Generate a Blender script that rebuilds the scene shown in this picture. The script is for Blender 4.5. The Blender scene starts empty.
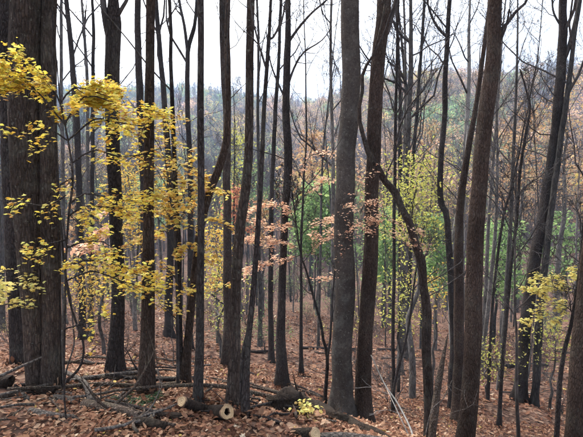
import bpy, math, random
import numpy as np
from mathutils import Matrix, Vector

# ------------------------------------------------------------------ camera, sky, sun, exposure
S = bpy.context.scene
COL = S.collection
PITCH = math.radians(7.0)
FPX = 505.0                      # focal length in photo pixels (583 wide)
cam_d = bpy.data.cameras.new('camera')
cam = bpy.data.objects.new('camera', cam_d); COL.objects.link(cam)
cam.location = (0, 0, 0)
cam.rotation_euler = (math.pi/2 - PITCH, 0, 0)
cam_d.sensor_fit = 'HORIZONTAL'
cam_d.angle_x = 2*math.atan(291.5/FPX)
cam_d.clip_start = 0.05; cam_d.clip_end = 6000
S.camera = cam

SUN_EL, SUN_AZ = math.radians(48), math.radians(-35)      # azimuth from +Y towards +X
w = bpy.data.worlds.new('World'); S.world = w; w.use_nodes = True
nt = w.node_tree; nt.nodes.clear()
sky = nt.nodes.new('ShaderNodeTexSky'); sky.sky_type = 'NISHITA'; sky.sun_disc = False
sky.sun_elevation = SUN_EL; sky.sun_rotation = SUN_AZ
sky.air_density = 1.0; sky.dust_density = 6.0; sky.ozone_density = 1.0
hs = nt.nodes.new('ShaderNodeHueSaturation'); hs.inputs['Saturation'].default_value = 0.34
bg = nt.nodes.new('ShaderNodeBackground'); bg.inputs['Strength'].default_value = 0.13
wo = nt.nodes.new('ShaderNodeOutputWorld')
nt.links.new(sky.outputs[0], hs.inputs['Color']); nt.links.new(hs.outputs[0], bg.inputs['Color'])
nt.links.new(bg.outputs[0], wo.inputs['Surface'])
sd = bpy.data.lights.new('sun', 'SUN'); sd.energy = 0.9; sd.angle = math.radians(25); sd.color = (1.0, 0.96, 0.9)
sun = bpy.data.objects.new('sun', sd); COL.objects.link(sun)
sv = Vector((math.sin(SUN_AZ)*math.cos(SUN_EL), math.cos(SUN_AZ)*math.cos(SUN_EL), math.sin(SUN_EL)))
sun.rotation_euler = sv.to_track_quat('Z', 'Y').to_euler(); sun.location = (0, 0, 60)
S.view_settings.view_transform = 'Standard'; S.view_settings.look = 'None'
S.view_settings.exposure = 2.35; S.view_settings.gamma = 1.0
cy = S.cycles
cy.max_bounces = 4; cy.diffuse_bounces = 2; cy.glossy_bounces = 1; cy.transmission_bounces = 2
cy.volume_bounces = 0; cy.transparent_max_bounces = 8
cy.use_adaptive_sampling = True; cy.adaptive_threshold = 0.03
cy.use_denoising = True
S.render.engine = 'CYCLES'

# ------------------------------------------------------------------ pixels and ground
UP = np.array([0, math.sin(PITCH), math.cos(PITCH)]); FW = np.array([0, math.cos(PITCH), -math.sin(PITCH)])
RT = np.array([1.0, 0, 0])
def ray(px, py): return (px-291.5)/FPX*RT - (py-218.5)/FPX*UP + FW
def at(px, py, Y):
    d = ray(px, py); return d*(Y/d[1])
def depth(p): return float(np.dot(p, FW))
def pix(p):
    d = depth(p); return 291.5+FPX*p[0]/d, 218.5-FPX*float(np.dot(p, UP))/d

rs = np.random.RandomState(7)
_tab = rs.rand(4096).astype(np.float64)
def vnoise(x, y, z):
    x, y, z = np.broadcast_arrays(np.asarray(x, float), np.asarray(y, float), np.asarray(z, float))
    xi, yi, zi = np.floor(x).astype(np.int64), np.floor(y).astype(np.int64), np.floor(z).astype(np.int64)
    fx, fy, fz = x-xi, y-yi, z-zi
    fx, fy, fz = [f*f*(3-2*f) for f in (fx, fy, fz)]
    def h(a, b, c): return _tab[((a*73856093) ^ (b*19349663) ^ (c*83492791)) & 4095]
    r = 0
    for i in (0, 1):
        for j in (0, 1):
            for k in (0, 1):
                r = r + h(xi+i, yi+j, zi+k)*(fx if i else 1-fx)*(fy if j else 1-fy)*(fz if k else 1-fz)
    return r*2-1
def fbm(x, y, z=0.0, o=3):
    r, a = 0, 1.0
    for i in range(o): r = r+a*vnoise(np.asarray(x)*2**i+i*17.3, np.asarray(y)*2**i, np.asarray(z)*2**i); a *= .5
    return r
PS = np.array([-400, -60, -12, 0, 3, 4.2, 5.0, 6.0, 7, 10, 15, 20, 30, 50, 80, 120, 160, 400, 3000])
PZ = np.array([25, 5, -.6, -1.6, -1.83, -2.12, -2.55, -3.1, -3.6, -4.75, -6.35, -7.75, -10.1, -14, -18, -20.5, -20.5, -20, -20])
TH_X = np.radians([-180, -60, -32, -20, -8, 1, 4, 7, 12, 22, 32, 60, 180])
RIDGE_R = np.array([900, 780, 760, 740, 700, 640, 560, 520, 430, 400, 400, 450, 900])
RIDGE_H = np.array([60, 64, 72, 70, 64, 46, 42, 52, 46, 44, 45, 45, 50])
def ground(x, y):
    x = np.asarray(x, float); y = np.asarray(y, float)
    u = 6*np.tanh(x/6); s = y + .30*u + .25*(np.sqrt(u*u+.6)+u)-.19
    z = np.interp(s, PS, PZ)
    z = (z + np.interp(s-0.5, PS, PZ) + np.interp(s+0.5, PS, PZ))/3
    r = np.hypot(x, y); th = np.arctan2(x, y)
    near = np.clip((r-2)/8, 0, 1)
    z = z + near*(0.25*fbm(x*.35, y*.35, 3.1)*np.clip(1.4-r/200, 0, 1)) + 0.05*fbm(x*1.6, y*1.6, 8.2, 2)
    fwd = np.clip(y/np.maximum(r, 1e-6)*1.6+.3, 0, 1)
    z = z + fwd*np.clip((r-15)/60, 0, 1)*1.5*fbm(x*.03, y*.03, 5.)
    R = np.interp(th, TH_X, RIDGE_R); H = np.interp(th, TH_X, RIDGE_H)
    t = np.clip((r-135)/(R-135), 0, 1); t = t*t*(3-2*t)
    back = np.clip((r-R)/260, 0, 1); back = back*back*(3-2*back)
    hill = (H+20)*t*(1-.55*back)*(1+.10*fbm(x*.008, y*.008, 1.2))+6*t*fbm(x*.02, y*.02, 9.)
    far = np.clip((r-950)/450, 0, 1); far = far*far*(3-2*far)
    hill = hill + far*(115+26*fbm(x*.004, y*.004, 4.4))
    return z + fwd*hill
def gz(x, y): return float(ground(x, y))
_TS = 1.0*1.02**np.arange(380)
def hit(px, py):
    d = ray(px, py); t = _TS
    for k in range(2):
        i = int(np.argmax(d[2]*t < ground(d[0]*t, d[1]*t))); t = np.linspace(t[max(0, i-1)], t[i], 40)
    return d*t[-1]

# ------------------------------------------------------------------ mesh helpers
class MB:
    def __init__(s): s.v, s.q, s.t, s.n, s.qa, s.ta = [], [], [], 0, [], []
    def add(s, v, q=None, t=None, qa=0.0, ta=0.0):
        s.v.append(np.asarray(v, np.float32))
        if q is not None and len(q):
            s.q.append(np.asarray(q, np.int32)+s.n); s.qa.append(np.broadcast_to(np.asarray(qa, np.float32), (len(q),)))
        if t is not None and len(t):
            s.t.append(np.asarray(t, np.int32)+s.n); s.ta.append(np.broadcast_to(np.asarray(ta, np.float32), (len(t),)))
        s.n += len(v)
    def mesh(s, name, mat, smooth=True):
        me = bpy.data.meshes.new(name)
        v = np.concatenate(s.v); q = np.concatenate(s.q) if s.q else np.zeros((0, 4), np.int32)
        t = np.concatenate(s.t) if s.t else np.zeros((0, 3), np.int32)
        me.vertices.add(len(v)); me.vertices.foreach_set('co', v.ravel())
        nl = q.size+t.size; me.loops.add(nl); me.polygons.add(len(q)+len(t))
        me.loops.foreach_set('vertex_index', np.concatenate([q.ravel(), t.ravel()]))
        me.polygons.foreach_set('loop_start', np.concatenate([np.arange(len(q))*4, q.size+np.arange(len(t))*3]).astype(np.int32))
        me.polygons.foreach_set('use_smooth', np.full(len(q)+len(t), smooth, bool))
        a = me.attributes.new('tint', 'FLOAT', 'FACE')
        a.data.foreach_set('value', np.concatenate([np.concatenate(s.qa) if s.qa else np.zeros(0, np.float32), np.concatenate(s.ta) if s.ta else np.zeros(0, np.float32)]).astype(np.float32))
        me.update(calc_edges=True); me.validate()
        for m in (mat if isinstance(mat, (list, tuple)) else [mat]): me.materials.append(m)
        return me
    def obj(s, name, mat, parent=None, smooth=True):
        o = bpy.data.objects.new(name, s.mesh(name, mat, smooth)); COL.objects.link(o)
        if parent is not None: o.parent = parent
        return o
def tube(mb, P, R, sides=8, rough=0.0, seed=0.0, caps=False, lobes=0.0, tint=0.0, sink=0.0):
    P = np.asarray(P, float); R = np.asarray(R, float); n = len(P)
    T = np.gradient(P, axis=0); T /= np.linalg.norm(T, axis=1)[:, None]+1e-12
    u = np.cross(T[0], [1, 0, 0]); u = u if np.linalg.norm(u) > .2 else np.cross(T[0], [0, 1, 0])
    u /= np.linalg.norm(u); U = np.empty((n, 3))
    for i in range(n):
        u = u-T[i]*np.dot(u, T[i]); u /= np.linalg.norm(u); U[i] = u
    V = np.cross(T, U)
    a = np.arange(sides)*2*math.pi/sides
    ca, sa = np.cos(a), np.sin(a)
    N = U[:, None, :]*ca[None, :, None]+V[:, None, :]*sa[None, :, None]
    rr = np.repeat(R[:, None], sides, 1)
    if rough > 0:
        L = np.concatenate([[0], np.cumsum(np.linalg.norm(np.diff(P, axis=0), axis=1))])
        k = 3.0
        big = fbm(ca[None]*1.1+seed, sa[None]*1.1+seed*.7, L[:, None]*1.3+seed, 2)
        fine = vnoise(ca[None]*k*1.7+seed, sa[None]*k*1.7, L[:, None]*4+seed*1.3)
        rr = rr*(1+rough*(0.55*big+0.5*fine))
    if lobes > 0:
        h = np.maximum(np.linalg.norm(P-P[0], axis=1)-sink, 0)
        rr = rr*(1+lobes*np.exp(-h/.20)[:, None]*(.8+.55*np.cos(a*4+seed*5)[None]+.3*np.cos(a*3+seed)[None]))
    v = (P[:, None, :]+N*rr[:, :, None]).reshape(-1, 3)
    i = np.arange(n-1)[:, None]*sides; j = np.arange(sides)[None]; j2 = (j+1) % sides
    q = np.stack([i+j, i+j2, i+sides+j2, i+sides+j], -1).reshape(-1, 4)
    mb.add(v, q, qa=tint)
    if caps:
        for e in (0, n-1):
            idx = e*sides+np.arange(sides); b = mb.n-len(v)
            c = np.asarray([P[e]]); 
            t = [[mb.n-b, int(idx[(k+1) % sides]), int(idx[k])] if e == 0 else [mb.n-b, int(idx[k]), int(idx[(k+1) % sides])] for k in range(sides)]
            off = mb.n; mb.v.append(c.astype(np.float32)); mb.n += 1
            tt = np.array([[off, b+x[1], b+x[2]] for x in t], np.int32)
            mb.t.append(tt); mb.ta.append(np.full(len(tt), tint, np.float32))
def smooth_path(P, step):
    P = np.asarray(P, float)
    if len(P) == 2: Q = P
    A = np.vstack([2*P[0]-P[1], P, 2*P[-1]-P[-2]]); out = []
    for i in range(1, len(A)-2):
        p0, p1, p2, p3 = A[i-1:i+3]; L = np.linalg.norm((p2-p1)[:3]); m = max(1, int(round(L/step)))
        t = (np.arange(m)/m)[:, None]
        out.append(.5*((2*p1)+(-p0+p2)*t+(2*p0-5*p1+4*p2-p3)*t*t+(-p0+3*p1-3*p2+p3)*t**3))
    out.append(P[-1:]); return np.vstack(out)

# leaf templates: x = along the leaf, y = across, z = curl
def fan(o): return np.array([[0, i, i+1] for i in range(1, len(o)-1)]+[[0, len(o)-1, 1]])
_m = [(.0, 0), (.10, .30), (.30, .52), (.36, .24), (.62, .44), (.66, .16), (1, 0), (.66, -.16), (.62, -.44), (.36, -.24), (.30, -.52), (.10, -.30)]
MAPLE = (np.array([(.34, 0, .05)]+[(x, y, -.10*abs(y)*2-.12*(x-.4)**2) for x, y in _m]), None)
MAPLE = (MAPLE[0], fan(MAPLE[0]))
_b = [(0, 0), (.18, .17), (.45, .27), (.75, .19), (1, 0), (.75, -.19), (.45, -.27), (.18, -.17)]
OVAL = np.array([(.45, 0, -.04)]+[(x, y, .06*abs(y)/.27+.10*(x-.5)**2) for x, y in _b]); OVAL = (OVAL, fan(OVAL))
QUAD = (np.array([(0, 0, 0), (.5, .28, .05), (1, 0, -.05), (.5, -.28, .05)]), np.array([[0, 1, 2], [0, 2, 3]]))
def leaves(mb, C, size, tmpl, rng, tilt=.5, heading=None, tint=None, var=.35):
    C = np.asarray(C, float); n = len(C)
    if not n: return
    a = rng.uniform(0, 2*math.pi, n) if heading is None else np.asarray(heading)+rng.normal(0, .7, n)
    p = rng.normal(-.25*tilt, tilt, n); r = rng.normal(0, tilt, n)
    X = np.stack([np.cos(a)*np.cos(p), np.sin(a)*np.cos(p), np.sin(p)], -1)
    Y0 = np.stack([-np.sin(a), np.cos(a), 0*a], -1); Z0 = np.cross(X, Y0)
    Yv = Y0*np.cos(r)[:, None]+Z0*np.sin(r)[:, None]; Zv = np.cross(X, Yv)
    s = np.asarray(size)*np.clip(rng.normal(1, var, n), .45, 1.8)
    T, F = tmpl; k = len(T)
    curl = rng.uniform(.3, 2.2, n)[:, None, None]
    V = (T[None, :, 0:1]*X[:, None]+T[None, :, 1:2]*Yv[:, None]+T[None, :, 2:3]*Zv[:, None]*curl)*s[:, None, None]+C[:, None]
    tn = rng.rand(n) if tint is None else np.broadcast_to(tint, (n,))
    mb.add(V.reshape(-1, 3), t=(F[None]+(np.arange(n)*k)[:, None, None]).reshape(-1, 3), ta=np.repeat(tn, len(F)))

# ------------------------------------------------------------------ materials
class NT:
    def __init__(s, name):
        s.m = bpy.data.materials.new(name); s.m.use_nodes = True; s.t = s.m.node_tree; s.t.nodes.clear()
        s.out = s('OutputMaterial')
    def __call__(s, kind, inp=None, **kw):
        n = s.t.nodes.new('ShaderNode'+kind)
        for k, v in kw.items(): setattr(n, k, v)
        for k, v in (inp or {}).items():
            i = n.inputs[k]
            if isinstance(v, bpy.types.NodeSocket): s.t.links.new(v, i)
            else: i.default_value = v
        return n
    def ramp(s, fac, stops, interp='LINEAR'):
        r = s('ValToRGB'); s.t.links.new(fac, r.inputs[0]); e = r.color_ramp; e.interpolation = interp
        while len(e.elements) < len(stops): e.elements.new(1)
        for el, (p, c) in zip(e.elements, stops): el.position = p; el.color = tuple(c)+(1,) if len(c) == 3 else c
        return r.outputs[0]
    def mix(s, f, a, b, bt='MIX'):
        n = s('Mix', data_type='RGBA', blend_type=bt)
        for sock, v in ((n.inputs[0], f), (n.inputs[6], a), (n.inputs[7], b)):
            if isinstance(v, bpy.types.NodeSocket): s.t.links.new(v, sock)
            else: sock.default_value = v if not isinstance(v, tuple) or len(v) == 4 else v+(1,)
        return n.outputs[2]
    def done(s, shader): s.t.links.new(shader, s.out.inputs['Surface']); return s.m
def bark(name, dark, light, scale=14, stretch=.16, lichen=.25, lc=(.20, .21, .17), bump=.6, vary=.0, plates=1.0):
    m = NT(name); tc = m('TexCoord').outputs['Object']
    oi = m('ObjectInfo')
    off = m('VectorMath', {0: tc, 1: oi.outputs['Location']}, operation='ADD').outputs[0]
    wob = m('TexNoise', {'Vector': off, 'Scale': 5.0, 'Detail': 3}).outputs['Color']
    off2 = m('VectorMath', {0: wob, 1: (.035, .035, .035), 2: off}, operation='MULTIPLY_ADD').outputs[0]
    mp = m('Mapping', {'Vector': off2, 'Scale': (scale, scale, scale*stretch)}).outputs[0]
    n1 = m('TexNoise', {'Vector': mp, 'Scale': 1.0, 'Detail': 7, 'Roughness': .7, 'Distortion': .3}).outputs[0]
    vo = m('TexVoronoi', {'Vector': mp, 'Scale': 1.5}, feature='DISTANCE_TO_EDGE').outputs[0]
    cr = m('MapRange', {0: vo, 1: .0, 2: .25}).outputs[0]
    nf = m('TexNoise', {'Vector': off, 'Scale': 90, 'Detail': 3}).outputs[0]
    base = m.ramp(n1, [(.28, dark), (.70, light)])
    base = m.mix(m('MapRange', {0: cr, 3: .6*plates, 4: 0}).outputs[0], base, tuple(.4*c for c in dark))
    base = m.mix(.55, base, m.ramp(nf, [(.3, (.5, .5, .5)), (.7, (1.4, 1.4, 1.4))]), 'MULTIPLY')
    big = m('TexNoise', {'Vector': off, 'Scale': 1.1, 'Detail': 3}).outputs[0]
    base = m.mix(.8, base, m.ramp(big, [(.3, (.55, .53, .51)), (.5, (.95, .93, .91)), (.7, (1.45, 1.42, 1.4))]), 'MULTIPLY')
    n2 = m('TexNoise', {'Vector': off, 'Scale': 3.6, 'Detail': 7, 'Roughness': .75}).outputs[0]
    lf = m('MapRange', {0: n2, 1: .50, 2: .72, 3: 0, 4: lichen}).outputs[0]
    base = m.mix(lf, base, lc)
    n3 = m('TexNoise', {'Vector': off, 'Scale': 38, 'Detail': 3}).outputs[0]
    base = m.mix(m('MapRange', {0: n3, 1: .64, 2: .72, 3: 0, 4: lichen}).outputs[0], base, tuple(min(1, c*1.5) for c in lc))
    if vary:
        base = m.mix(1.0, base, m.ramp(oi.outputs['Random'], [(0, (1-vary, 1-vary, 1-vary)), (1, (1+vary*.6, 1+vary*.55, 1+vary*.5))]), 'MULTIPLY')
    hgt = m('Math', {0: cr, 1: plates, 2: n1}, operation='MULTIPLY_ADD').outputs[0]
    hgt = m('Math', {0: nf, 1: .25, 2: hgt}, operation='MULTIPLY_ADD').outputs[0]
    bp = m('Bump', {'Height': hgt, 'Strength': bump, 'Distance': .02}).outputs[0]
    return m.done(m('BsdfPrincipled', {'Base Color': base, 'Roughness': .95, 'Specular IOR Level': .06, 'Normal': bp}).outputs[0])
def leafmat(name, stops, trans=.52, spec=.2):
    m = NT(name); a = m('Attribute', attribute_name='tint').outputs['Fac']
    c = m.ramp(a, stops)
    d = m('BsdfPrincipled', {'Base Color': c, 'Roughness': .6, 'Specular IOR Level': spec}).outputs[0]
    t = m('BsdfTranslucent', {'Color': c}).outputs[0]
    return m.done(m('MixShader', {0: trans, 1: d, 2: t}).outputs[0])
def plain(name, c1, c2, scale=30, rough=.85, bump=.3):
    m = NT(name); tc = m('TexCoord').outputs['Object']
    n = m('TexNoise', {'Vector': tc, 'Scale': scale, 'Detail': 5}).outputs[0]
    bp = m('Bump', {'Height': n, 'Strength': bump, 'Distance': .01}).outputs[0]
    return m.done(m('BsdfPrincipled', {'Base Color': m.ramp(n, [(.3, c1), (.7, c2)]), 'Roughness': rough, 'Specular IOR Level': .2, 'Normal': bp}).outputs[0])
M = {}
M['furrowed'] = bark('furrowed_bark', (.032, .024, .020), (.098, .075, .062), 34, .22, .25)
M['brown'] = bark('brown_bark', (.034, .024, .019), (.105, .074, .058), 40, .25, .15)
M['dark'] = bark('dark_bark', (.026, .021, .020), (.075, .063, .058), 40, .25, .18)
M['grey'] = bark('smooth_grey_bark', (.040, .034, .029), (.090, .077, .066), 34, .7, .55, (.17, .165, .145), .4, plates=.15)
M['pale'] = bark('pale_bark', (.16, .155, .145), (.28, .27, .255), 24, .5, .4, (.34, .34, .31), .25, plates=.2)
M['twig'] = bark('twig_bark', (.045, .038, .036), (.11, .10, .095), 10, .3, .1, bump=.1)
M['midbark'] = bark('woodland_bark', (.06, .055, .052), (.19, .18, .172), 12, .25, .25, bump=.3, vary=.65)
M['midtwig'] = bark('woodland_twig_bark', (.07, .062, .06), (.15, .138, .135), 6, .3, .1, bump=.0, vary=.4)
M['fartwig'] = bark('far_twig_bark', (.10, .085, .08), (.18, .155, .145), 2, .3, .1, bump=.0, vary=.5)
M['logdark'] = bark('dark_rotting_bark', (.012, .009, .008), (.045, .034, .027), 16, 1.0, .25, (.075, .070, .048), 1.0, plates=.3)
M['rotten'] = bark('weathered_wood', (.05, .038, .03), (.17, .13, .105), 30, .5, .25, (.16, .17, .11))
M['driftwood'] = bark('grey_dead_wood', (.06, .05, .044), (.17, .15, .135), 26, .2, .2)
M['blackhole'] = plain('rotten_core', (.006, .005, .004), (.02, .015, .012), 40)
def cutmat():
    m = NT('sawn_wood'); tc = m('TexCoord').outputs['Object']; a = m('Attribute', attribute_name='tint').outputs['Fac']
    n = m('TexNoise', {'Vector': tc, 'Scale': 60, 'Detail': 6}).outputs[0]
    n2 = m('TexNoise', {'Vector': tc, 'Scale': 14, 'Detail': 4}).outputs[0]
    k = m('Math', {0: n, 1: .5, 2: a}, operation='MULTIPLY_ADD').outputs[0]
    c = m.ramp(m('Math', {0: k, 1: -.25}, operation='ADD').outputs[0], [(0, (.56, .42, .26)), (.35, (.44, .30, .16)), (.6, (.50, .36, .20)), (.85, (.22, .13, .07)), (1, (.10, .06, .035))])
    c = m.mix(m('MapRange', {0: n2, 1: .5, 2: .75, 3: 0, 4: .6}).outputs[0], c, (.20, .14, .09))
    return m.done(m('BsdfPrincipled', {'Base Color': c, 'Roughness': .85}).outputs[0])
M['cut'] = cutmat()
M['yellow'] = leafmat('yellow_leaf', [(0, (.30, .14, .03)), (.14, (.58, .34, .05)), (.4, (.76, .57, .07)), (.7, (.78, .66, .12)), (.93, (.62, .62, .14)), (1, (.26, .15, .05))])
M['golden'] = leafmat('golden_leaf', [(0, (.34, .16, .04)), (.3, (.60, .38, .07)), (.7, (.70, .54, .12)), (1, (.50, .46, .12))])
M['paleyellow'] = leafmat('pale_yellow_leaf', [(0, (.56, .42, .10)), (.5, (.80, .70, .24)), (.85, (.66, .68, .22)), (1, (.42, .28, .09))])
M['yellowgreen'] = leafmat('yellow_green_leaf', [(0, (.36, .36, .08)), (.4, (.54, .52, .12)), (.8, (.44, .48, .12)), (1, (.50, .38, .10))])
M['beech'] = leafmat('copper_leaf', [(0, (.46, .22, .13)), (.35, (.70, .42, .27)), (.8, (.80, .57, .40)), (1, (.70, .52, .28))])
M['orange'] = leafmat('orange_leaf', [(0, (.32, .17, .09)), (.5, (.44, .27, .13)), (1, (.48, .37, .19))])
M['red'] = leafmat('red_leaf', [(0, (.42, .14, .08)), (.6, (.56, .25, .14)), (1, (.50, .30, .16))])
M['green'] = leafmat('green_leaf', [(0, (.14, .24, .09)), (.6, (.24, .38, .14)), (1, (.38, .48, .18))])
M['fern'] = leafmat('fern_leaf', [(0, (.025, .055, .022)), (1, (.06, .11, .045))])
M['litter'] = leafmat('fallen_leaf', [(0, (.030, .017, .012)), (.2, (.085, .036, .022)), (.45, (.172, .080, .047)), (.62, (.23, .118, .068)), (.78, (.27, .158, .098)), (.92, (.34, .22, .14)), (.97, (.46, .37, .27)), (1, (.40, .30, .09))], .12, .05)
def groundmat():
    m = NT('leaf_litter_ground'); g = m('NewGeometry').outputs['Position']
    v = m('TexVoronoi', {'Vector': g, 'Scale': 11, 'Randomness': 1}); vc = m('SeparateColor', {0: v.outputs['Color']}).outputs[0]
    c = m.ramp(vc, [(0, (.024, .013, .010)), (.25, (.066, .035, .025)), (.6, (.122, .066, .046)), (.9, (.172, .105, .075)), (1, (.24, .16, .11))])
    n = m('TexNoise', {'Vector': g, 'Scale': .55, 'Detail': 5}).outputs[0]
    c = m.mix(m('MapRange', {0: n, 1: .42, 2: .68, 3: 0, 4: .55}).outputs[0], c, (.055, .042, .034))
    n2 = m('TexNoise', {'Vector': g, 'Scale': .09, 'Detail': 4}).outputs[0]
    c = m.mix(m('MapRange', {0: n2, 1: .5, 2: .7, 3: 0, 4: .35}).outputs[0], c, (.075, .068, .042))
    h = m('Math', {0: v.outputs['Distance'], 1: n}, operation='ADD').outputs[0]
    bp = m('Bump', {'Height': h, 'Strength': .8, 'Distance': .05}).outputs[0]
    return m.done(m('BsdfPrincipled', {'Base Color': c, 'Roughness': .95, 'Specular IOR Level': .03, 'Normal': bp}).outputs[0])
M['ground'] = groundmat()

# ------------------------------------------------------------------ scene graph helpers
def thing(name, label, cat, loc, group=None):
    o = bpy.data.objects.new(name, None); COL.objects.link(o); o.empty_display_size = .2
    o.location = [float(c) for c in loc]; o['label'] = label; o['category'] = cat
    if group: o['group'] = group
    return o
def tag(o, label, cat, group=None):
    o['label'] = label; o['category'] = cat
    if group: o['group'] = group
    return o

# ------------------------------------------------------------------ the ground
def build_ground():
    na = 440; r = [0.0]; k = .35
    while k < 2600: r.append(k); k *= 1.045 if k > 2 else 1.09
    r = np.array(r[1:]); a = np.arange(na)*2*math.pi/na
    X = r[:, None]*np.sin(a)[None]; Y = r[:, None]*np.cos(a)[None]
    Z = ground(X, Y)
    V = np.stack([X, Y, Z], -1).reshape(-1, 3); n = len(r)
    i = np.arange(n-1)[:, None]*na; j = np.arange(na)[None]; j2 = (j+1) % na
    q = np.stack([i+j, i+na+j, i+na+j2, i+j2], -1).reshape(-1, 4)
    mb = MB(); mb.add(V, q)
    c = np.array([[0, 0, gz(0, 0)]]); t = [[len(V), int(k), int((k+1) % na)] for k in range(na)]
    mb.v.append(c.astype(np.float32)); mb.n += 1
    mb.t.append(np.array(t, np.int32)); mb.ta.append(np.zeros(na, np.float32))
    o = mb.obj('ground', M['ground']); o['kind'] = 'structure'
    o['label'] = 'hillside covered in brown fallen leaves'
build_ground()

# ------------------------------------------------------------------ tree growing
def perp(d, rng):
    a = rng.normal(size=3); a -= d*np.dot(a, d); return a/(np.linalg.norm(a)+1e-9)
def limb_path(p, d, L, n, rng, bend=.16, up=.10):
    P = [p]; d = d/np.linalg.norm(d)
    for i in range(n):
        d = d+rng.normal(0, bend, 3)+np.array([0, 0, up]); d /= np.linalg.norm(d)
        P.append(P[-1]+d*L/n)
    return np.array(P)
def grow(mb, p, d, L, r, lev, rng, kids=(6, 5, 4), tips=None, rmin=.0035, bend=.20, up=.12):
    n = (7, 5, 4, 3)[min(lev, 3)]; sides = (7, 5, 4, 3)[min(lev, 3)]
    P = limb_path(p, d, L, n, rng, bend, up)
    R = np.maximum(r*(1-np.linspace(0, 1, n+1)**1.3*.85), rmin*.7)
    tube(mb, P, R, sides)
    if lev >= len(kids):
        if tips is not None: tips.append(P)
        return P
    for k in range(kids[lev]):
        t = rng.uniform(.22, 1.0); f = t*n; i = min(int(f), n-1); q = P[i]+(P[i+1]-P[i])*(f-i)
        dd = P[i+1]-P[i]; dd /= np.linalg.norm(dd)
        ang = rng.uniform(.45, .95); nd = dd*math.cos(ang)+perp(dd, rng)*math.sin(ang)
        grow(mb, q, nd, L*rng.uniform(.32, .6)*(1.15-.5*t), max(R[i]*rng.uniform(.4, .62), rmin), lev+1, rng, kids, tips, rmin, bend*1.15, up)
    return P
def crown(mb, P, R, z0, n, rng, Lk=.26, kids=(6, 5, 4), rmin=.0035):
    """limbs along a trunk path P (base first) above height z0"""
    H = P[-1, 2]-P[0, 2]
    idx = np.where(P[:, 2] > z0)[0]
    if len(idx) < 3: return
    for k in range(n):
        i = idx[min(len(idx)-2, int(len(idx)*((k+rng.rand())/n)))]
        t = (P[i, 2]-z0)/(P[-1, 2]-z0+1e-6)
        az = rng.uniform(0, 2*math.pi); el = rng.uniform(.55, 1.15)
        d = np.array([math.cos(az)*math.cos(el), math.sin(az)*math.cos(el), math.sin(el)])
        grow(mb, P[i], d, H*Lk*rng.uniform(.5, 1.1)*(1.1-.75*t), max(R[i]*rng.uniform(.32, .55), rmin*2), 0, rng, kids, rmin=rmin)

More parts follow.
